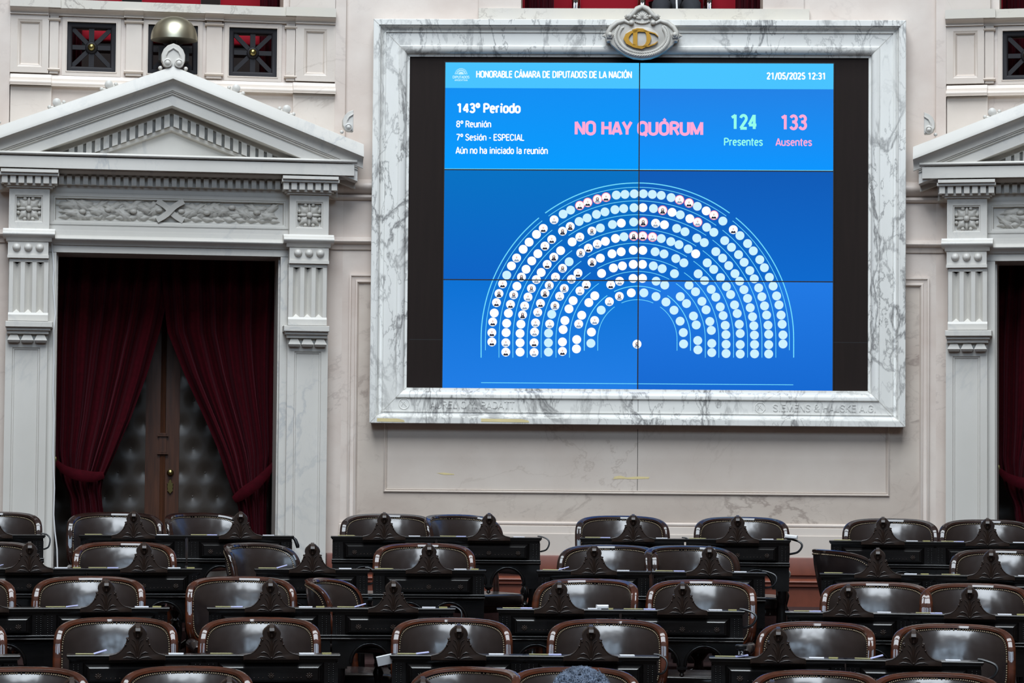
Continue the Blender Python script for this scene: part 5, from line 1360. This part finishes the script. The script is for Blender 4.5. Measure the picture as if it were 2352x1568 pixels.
for (r, i) in DESKS:
    if r == 4 or (r, i) in ((0, 0), (2, 0), (3, 0)): continue
    who = '%s desk from the left, %s' % (ORD[i], RN[r])
    put('pencil', r, i, -.27 + R.uniform(-.02, .02), .035, .0005, R.uniform(-.15, .15), 'yellow pencil left of the crest, ' + who, 'pencil')
    if R.random() < .75:
        t = R.choice((0, 0, -.28, -.12)); put('paper_sheet', r, i, -.195, .045, .001 + (.075/2*sin(-t)), R.uniform(-.1, .1), 'lilac paper beside the crest, ' + who, 'paper', t)
    put('note_card', r, i, .20 + R.uniform(-.01, .015), .045, .0005, R.uniform(-.06, .06), 'white card right of the crest, ' + who, 'card')
    if R.random() < .45: put('eraser', r, i, .30, .04, .0005, R.uniform(-.3, .3), 'pale yellow block at the right end, ' + who, 'eraser')
# microphone leads looping over desk ends, and the two white plastic boxes
def loop(r, i, pts, label, rad=.0055):
    x, y, rz = DESKS[(r, i)]; mb = MB()
    e = empty('microphone_cable', (x, y, ZFL[r]+HD), rz, label, 'cable', 'microphone cables at the desk ends')
    P = [Vector(p) for p in pts]; Q_ = []
    for k in range(len(P)-1):      # smooth the path
        p0, p1, p2, p3 = P[max(k-1, 0)], P[k], P[k+1], P[min(k+2, len(P)-1)]
        for s in range(6):
            t = s/6; Q_.append(.5*((2*p1) + (p2-p0)*t + (2*p0-5*p1+4*p2-p3)*t*t + (3*p1-p0-3*p2+p3)*t**3))
    Q_.append(P[-1])
    mb.tube(Q_, rad, 6); mb.build('cable_strand', m_cable, e); return e
def side_loop(s, big=1.0): return [(s*.345, .06, .008), (s*.375, .05, .004), (s*(.375+.04*big), .03, -.015), (s*(.375+.05*big), .02, -.045), (s*(.375+.03*big), .015, -.085), (s*.362, .02, -.10)]
for r, i, s, bg, t in ((0, 0, 1, .6, 'black cable looped at the right end of the cut desk at the left edge'), (0, 4, 1, 1.0, 'black cable loop at the right end of the fifth back-row desk'), (0, 5, 1, .5, 'black cable loop between the two middle back-row desks'),
                    (0, 6, 1, 1.5, 'black cable loop under the white box on the back row'), (1, 2, 1, .8, 'black cable loop right of the brownest crest in the second row'), (1, 5, 1, 1.2, 'black cable loop at the right end of the sixth desk, second row from the back'),
                    (2, 5, 1, 1.3, 'thick black cable looped at the right end of the sixth middle-row desk'), (2, 3, 1, .7, 'black cable loop at the right end of the fourth middle-row desk'), (3, 4, 1, .8, 'black cable at the right end of the fifth desk, second row from the front'), (3, 6, 1, 1.4, 'tangled black cable at the right end of the rightmost large desk in front')):
    loop(r, i, side_loop(s, bg), t, .0075 if bg > 1.25 else .0055)
def small(name, r, i, p, rot, size, mat, label, cat):
    x, y, rz = DESKS[(r, i)]; q = Matrix.Rotation(rz, 3, 'Z') @ Vector((p[0], p[1], 0))
    mb = MB(); a, b, c = size; mb.cbox(-a, a, -b, b, -c, c, min(a, b, c)*.5); o = mb.build(name, mat, smooth=False)
    o.location = (x+q.x, y+q.y, ZFL[r]+HD+p[2]); o.rotation_euler = (rot[0], rot[1], rz+rot[2]); return tag(o, label, cat)
small('white_box', 0, 6, (.375, .03, .022), (0, .1, -.1), (.045, .03, .013), m_white, 'white plastic box lying over the right end of the back row desk', 'box')
small('white_box', 2, 4, (.26, .045, .013), (0, 0, .1), (.036, .025, .012), m_white, 'white box on the fifth desk of the middle row', 'box')
small('grey_card', 3, 3, (-.40, .03, -.032), (.3, -.22, 0), (.042, .004, .028), m_white, 'grey card hanging off the left end of the desk before the wide gap', 'card')
# small dark stand with the seat number on the desk with the wide gap at its left
x, y, rz = DESKS[(3, 5)]
np_ = empty('number_stand', (x, y, ZFL[3]+HD), rz, 'small dark stand with the white number 12 beside a crest in the fourth row', 'number stand')
mb = MB(); mb.lathe([(.022, .0005), (.022, .004), (.017, .006), (.017, .040), (.03, .044), (.032, .062), (.026, .068)], (-.20, .04, 0), 'z', 16); mb.build('stand', m_cable, np_)
mb = MB(); text_into(mb, '12', -.212, -.188, .014, .034, .0225); mb.build('number_text', m_paper, np_, smooth=False)
# black handset on the rightmost desk end of the third back-row desk
mb = MB(); mb.tube([(.36, .03, -.005), (.385, .02, -.03), (.40, .015, -.07), (.402, .015, -.085)], [.008, .012, .014, .011], 8)
x, y, rz = DESKS[(0, 2)]
o = mb.build('handset', m_cable); o.location = (x, y, ZFL[0]+HD); o.rotation_euler.z = rz; tag(o, 'black handset hanging at the right end of the desk before the curtain', 'handset')

# ------------------------------------------------------------------ people
def skin_body(name, joints, bones, mat, parent=None):
    me = bpy.data.meshes.new(name); names = list(joints)
    me.from_pydata([joints[n][0] for n in names], [(names.index(a), names.index(b)) for a, b in bones], [])
    o = bpy.data.objects.new(name, me); COL.objects.link(o)
    o.modifiers.new('skin', 'SKIN'); sv = me.skin_vertices[0].data
    for i, n in enumerate(names):
        r = joints[n][1]; sv[i].radius = r if isinstance(r, tuple) else (r, r)
    sv[names.index('pelvis')].use_root = True
    s = o.modifiers.new('sub', 'SUBSURF'); s.levels = 2; s.render_levels = 2
    bpy.context.view_layer.update()
    m2 = bpy.data.meshes.new_from_object(o.evaluated_get(bpy.context.evaluated_depsgraph_get()))
    bpy.data.objects.remove(o); m2.name = name
    o = bpy.data.objects.new(name, m2); COL.objects.link(o); m2.materials.clear(); m2.materials.append(mat); m2.shade_smooth()
    if parent: o.parent = parent
    return o
def seated(loc, rz, label, top_mat, leg_mat, seat=.45, hair_mat=m_hair, knee=0.47):
    """faces local -Y; origin on the floor under the seat"""
    e = empty('person', loc, rz, label, 'person'); h = seat
    J = {'pelvis': ((0, .08, h+.10), (.15, .11)), 'waist': ((0, .10, h+.27), (.13, .10)), 'chest': ((0, .09, h+.45), (.16, .11)), 'neckb': ((0, .08, h+.565), (.07, .065)), 'neck': ((0, .06, h+.625), (.053, .053)),
         'head0': ((0, .045, h+.70), (.075, .088)), 'head1': ((0, .05, h+.79), (.078, .095)), 'head2': ((0, .055, h+.805), (.05, .065))}
    Bn = [('pelvis', 'waist'), ('waist', 'chest'), ('chest', 'neckb'), ('neckb', 'neck'), ('neck', 'head0'), ('head0', 'head1'), ('head1', 'head2')]
    for s, k in ((-1, 'l'), (1, 'r')):
        J.update({'sh'+k: ((s*.18, .09, h+.53), .06), 'el'+k: ((s*.24, -.02, h+.27), .045), 'wr'+k: ((s*.12, -.20, h+.19), .03), 'ha'+k: ((s*.06, -.27, h+.175), (.02, .035)),
                  'hip'+k: ((s*.10, .02, h+.08), .095), 'kn'+k: ((s*.13, -.40, h+.09), .068), 'an'+k: ((s*.13, -.36, .09), .045), 'to'+k: ((s*.14, -.52, .035), (.035, .045))})
        Bn += [('chest', 'sh'+k), ('sh'+k, 'el'+k), ('el'+k, 'wr'+k), ('wr'+k, 'ha'+k), ('pelvis', 'hip'+k), ('hip'+k, 'kn'+k), ('kn'+k, 'an'+k), ('an'+k, 'to'+k)]
        for f in range(4):      # fingers
            x = s*(.085 - .022*f)
            J['f%s%d' % (k, f)] = ((x-s*.02, -.30, h+.165), .0095); J['g%s%d' % (k, f)] = ((x-s*.03, -.335 + .006*abs(f-1.4), h+.15), .0085)
            Bn += [('ha'+k, 'f%s%d' % (k, f)), ('f%s%d' % (k, f), 'g%s%d' % (k, f))]
        J['t'+k] = ((s*.03, -.25, h+.20), .0105); J['u'+k] = ((s*.012, -.285, h+.205), .009); Bn += [('wr'+k, 't'+k), ('t'+k, 'u'+k)]
    body = skin_body('body', J, Bn, m_skin, e)
    # face
    mb = MB(); mb.tube([(0, -.035, h+.79), (0, -.055, h+.76), (0, -.058, h+.745), (0, -.035, h+.735)], [.008, .011, .014, .01], 8)
    for s in (-1, 1): mb.ball((s*.078, .06, h+.77), (.012, .022, .032), 8, 6)
    mb.build('nose_and_ears', m_skin, e)
    mb = MB()
    for s in (-1, 1): mb.ball((s*.032, -.03, h+.785), (.013, .008, .008), 10, 6)
    mb.build('eyes', m_white, e)
    mb = MB(); mb.tube([(-.028, -.026, h+.708), (0, -.036, h+.706), (.028, -.026, h+.708)], [.003, .006, .003], 6); mb.build('mouth', m_velvet, e)
    # clothes: torso and sleeves, trousers, shoes
    T_ = {k: v for k, v in J.items() if k in ('pelvis', 'waist', 'chest', 'neckb') or k[:2] in ('sh', 'el', 'wr')}
    gr = lambda v, d: (v[0], tuple(q+d for q in v[1]) if isinstance(v[1], tuple) else v[1]+d)
    T_ = {k: gr(v, .014) for k, v in T_.items()}
    skin_body('jacket', T_, [b for b in Bn if b[0] in T_ and b[1] in T_], top_mat, e)
    T_ = {k: gr(v, .014) for k, v in J.items() if k == 'pelvis' or k[:3] in ('hip',) or k[:2] in ('kn', 'an')}
    skin_body('trousers', T_, [b for b in Bn if b[0] in T_ and b[1] in T_], leg_mat, e)
    for s in (-1, 1):
        mb = MB(); mb.ball((s*.135, -.44, .042), (.05, .14, .042), 12, 8); mb.build('shoe', m_cable, e)
    return e, h
pz = ZFL[5]
px_, py_ = place_at(1336, 1540, 11.5 + .70)
e, h = seated((px_, py_, pz), -math.atan2(px_-CX, py_-CY), 'person with curly blue-grey hair, only the crown showing at the bottom edge', m_shirt, m_suit, seat=.375)
# curly hair: short locks sprung from the scalp
R = random.Random(21)
def curls(e, h, mat, rad, n, zcut=.80):
    mb = MB()
    mb.ball((0, .055, h+.805), (.095, .108, .085), 20, 12)
    for i in range(n):
        a = R.uniform(0, 2*pi); t = R.uniform(-.15, 1)
        d = Vector((sqrt(1-t*t)*cos(a) if abs(t) < 1 else 0, sqrt(max(0, 1-t*t))*sin(a), t))
        if d.y < -.35 and d.z < .25: continue
        c = Vector((0, .055, h+.805)) + Vector((d.x*.092, d.y*.104, d.z*.082))
        ax = d.orthogonal().normalized(); bx_ = d.cross(ax); ph = R.uniform(0, 6.3); cr = R.uniform(.008, .024); tw = R.choice((-1, 1)); dr = Vector((R.uniform(-.4, .4), R.uniform(-.4, .4), R.uniform(-.2, .3)))
        pts = [c + (d+dr*.5)*(rad*k/9) + (ax*cos(ph+tw*k*.8)+bx_*sin(ph+tw*k*.8))*cr*(k/9)**.5 for k in range(10)]
        mb.tube(pts, [.0034, .0036, .0038, .0038, .0036, .0034, .003, .0026, .002, .001], 4)
    return mb.build('hair', mat, e, ang=180)
curls(e, h, m_hair, .05, 1700)
# the chair this person sits on
c = copy_tree(CH_M); c.location = (px_, py_ + .02, pz); c.rotation_euler.z = -math.atan2(px_-CX, py_-CY)
tag(c, 'reddish-rimmed leather armchair under the grey-haired person at the bottom edge', 'armchair', 'leather armchairs behind the desks')
# visitor in the gallery over the screen: only the knees of the dark trousers show
g = C_.world(C_.u(1552, 10, -.8), 0.95, zf)
e, h = seated(g, -C_.phi, 'person in dark trousers seated in the opening above the screen', m_suit, m_suit, seat=.50)
mb = MB(); mb.ball((0, .06, h+.82), (.09, .105, .07), 16, 10); mb.build('hair', m_black, e)
mb = MB(); mb.tube([(.02, -.2, h+.3), (.0, -.36, h+.22), (.0, -.42, h+.10), (.005, -.44, h-.02), (.0, -.43, h-.16)], .008, 6); o = mb.build('lanyard', m_white, e)
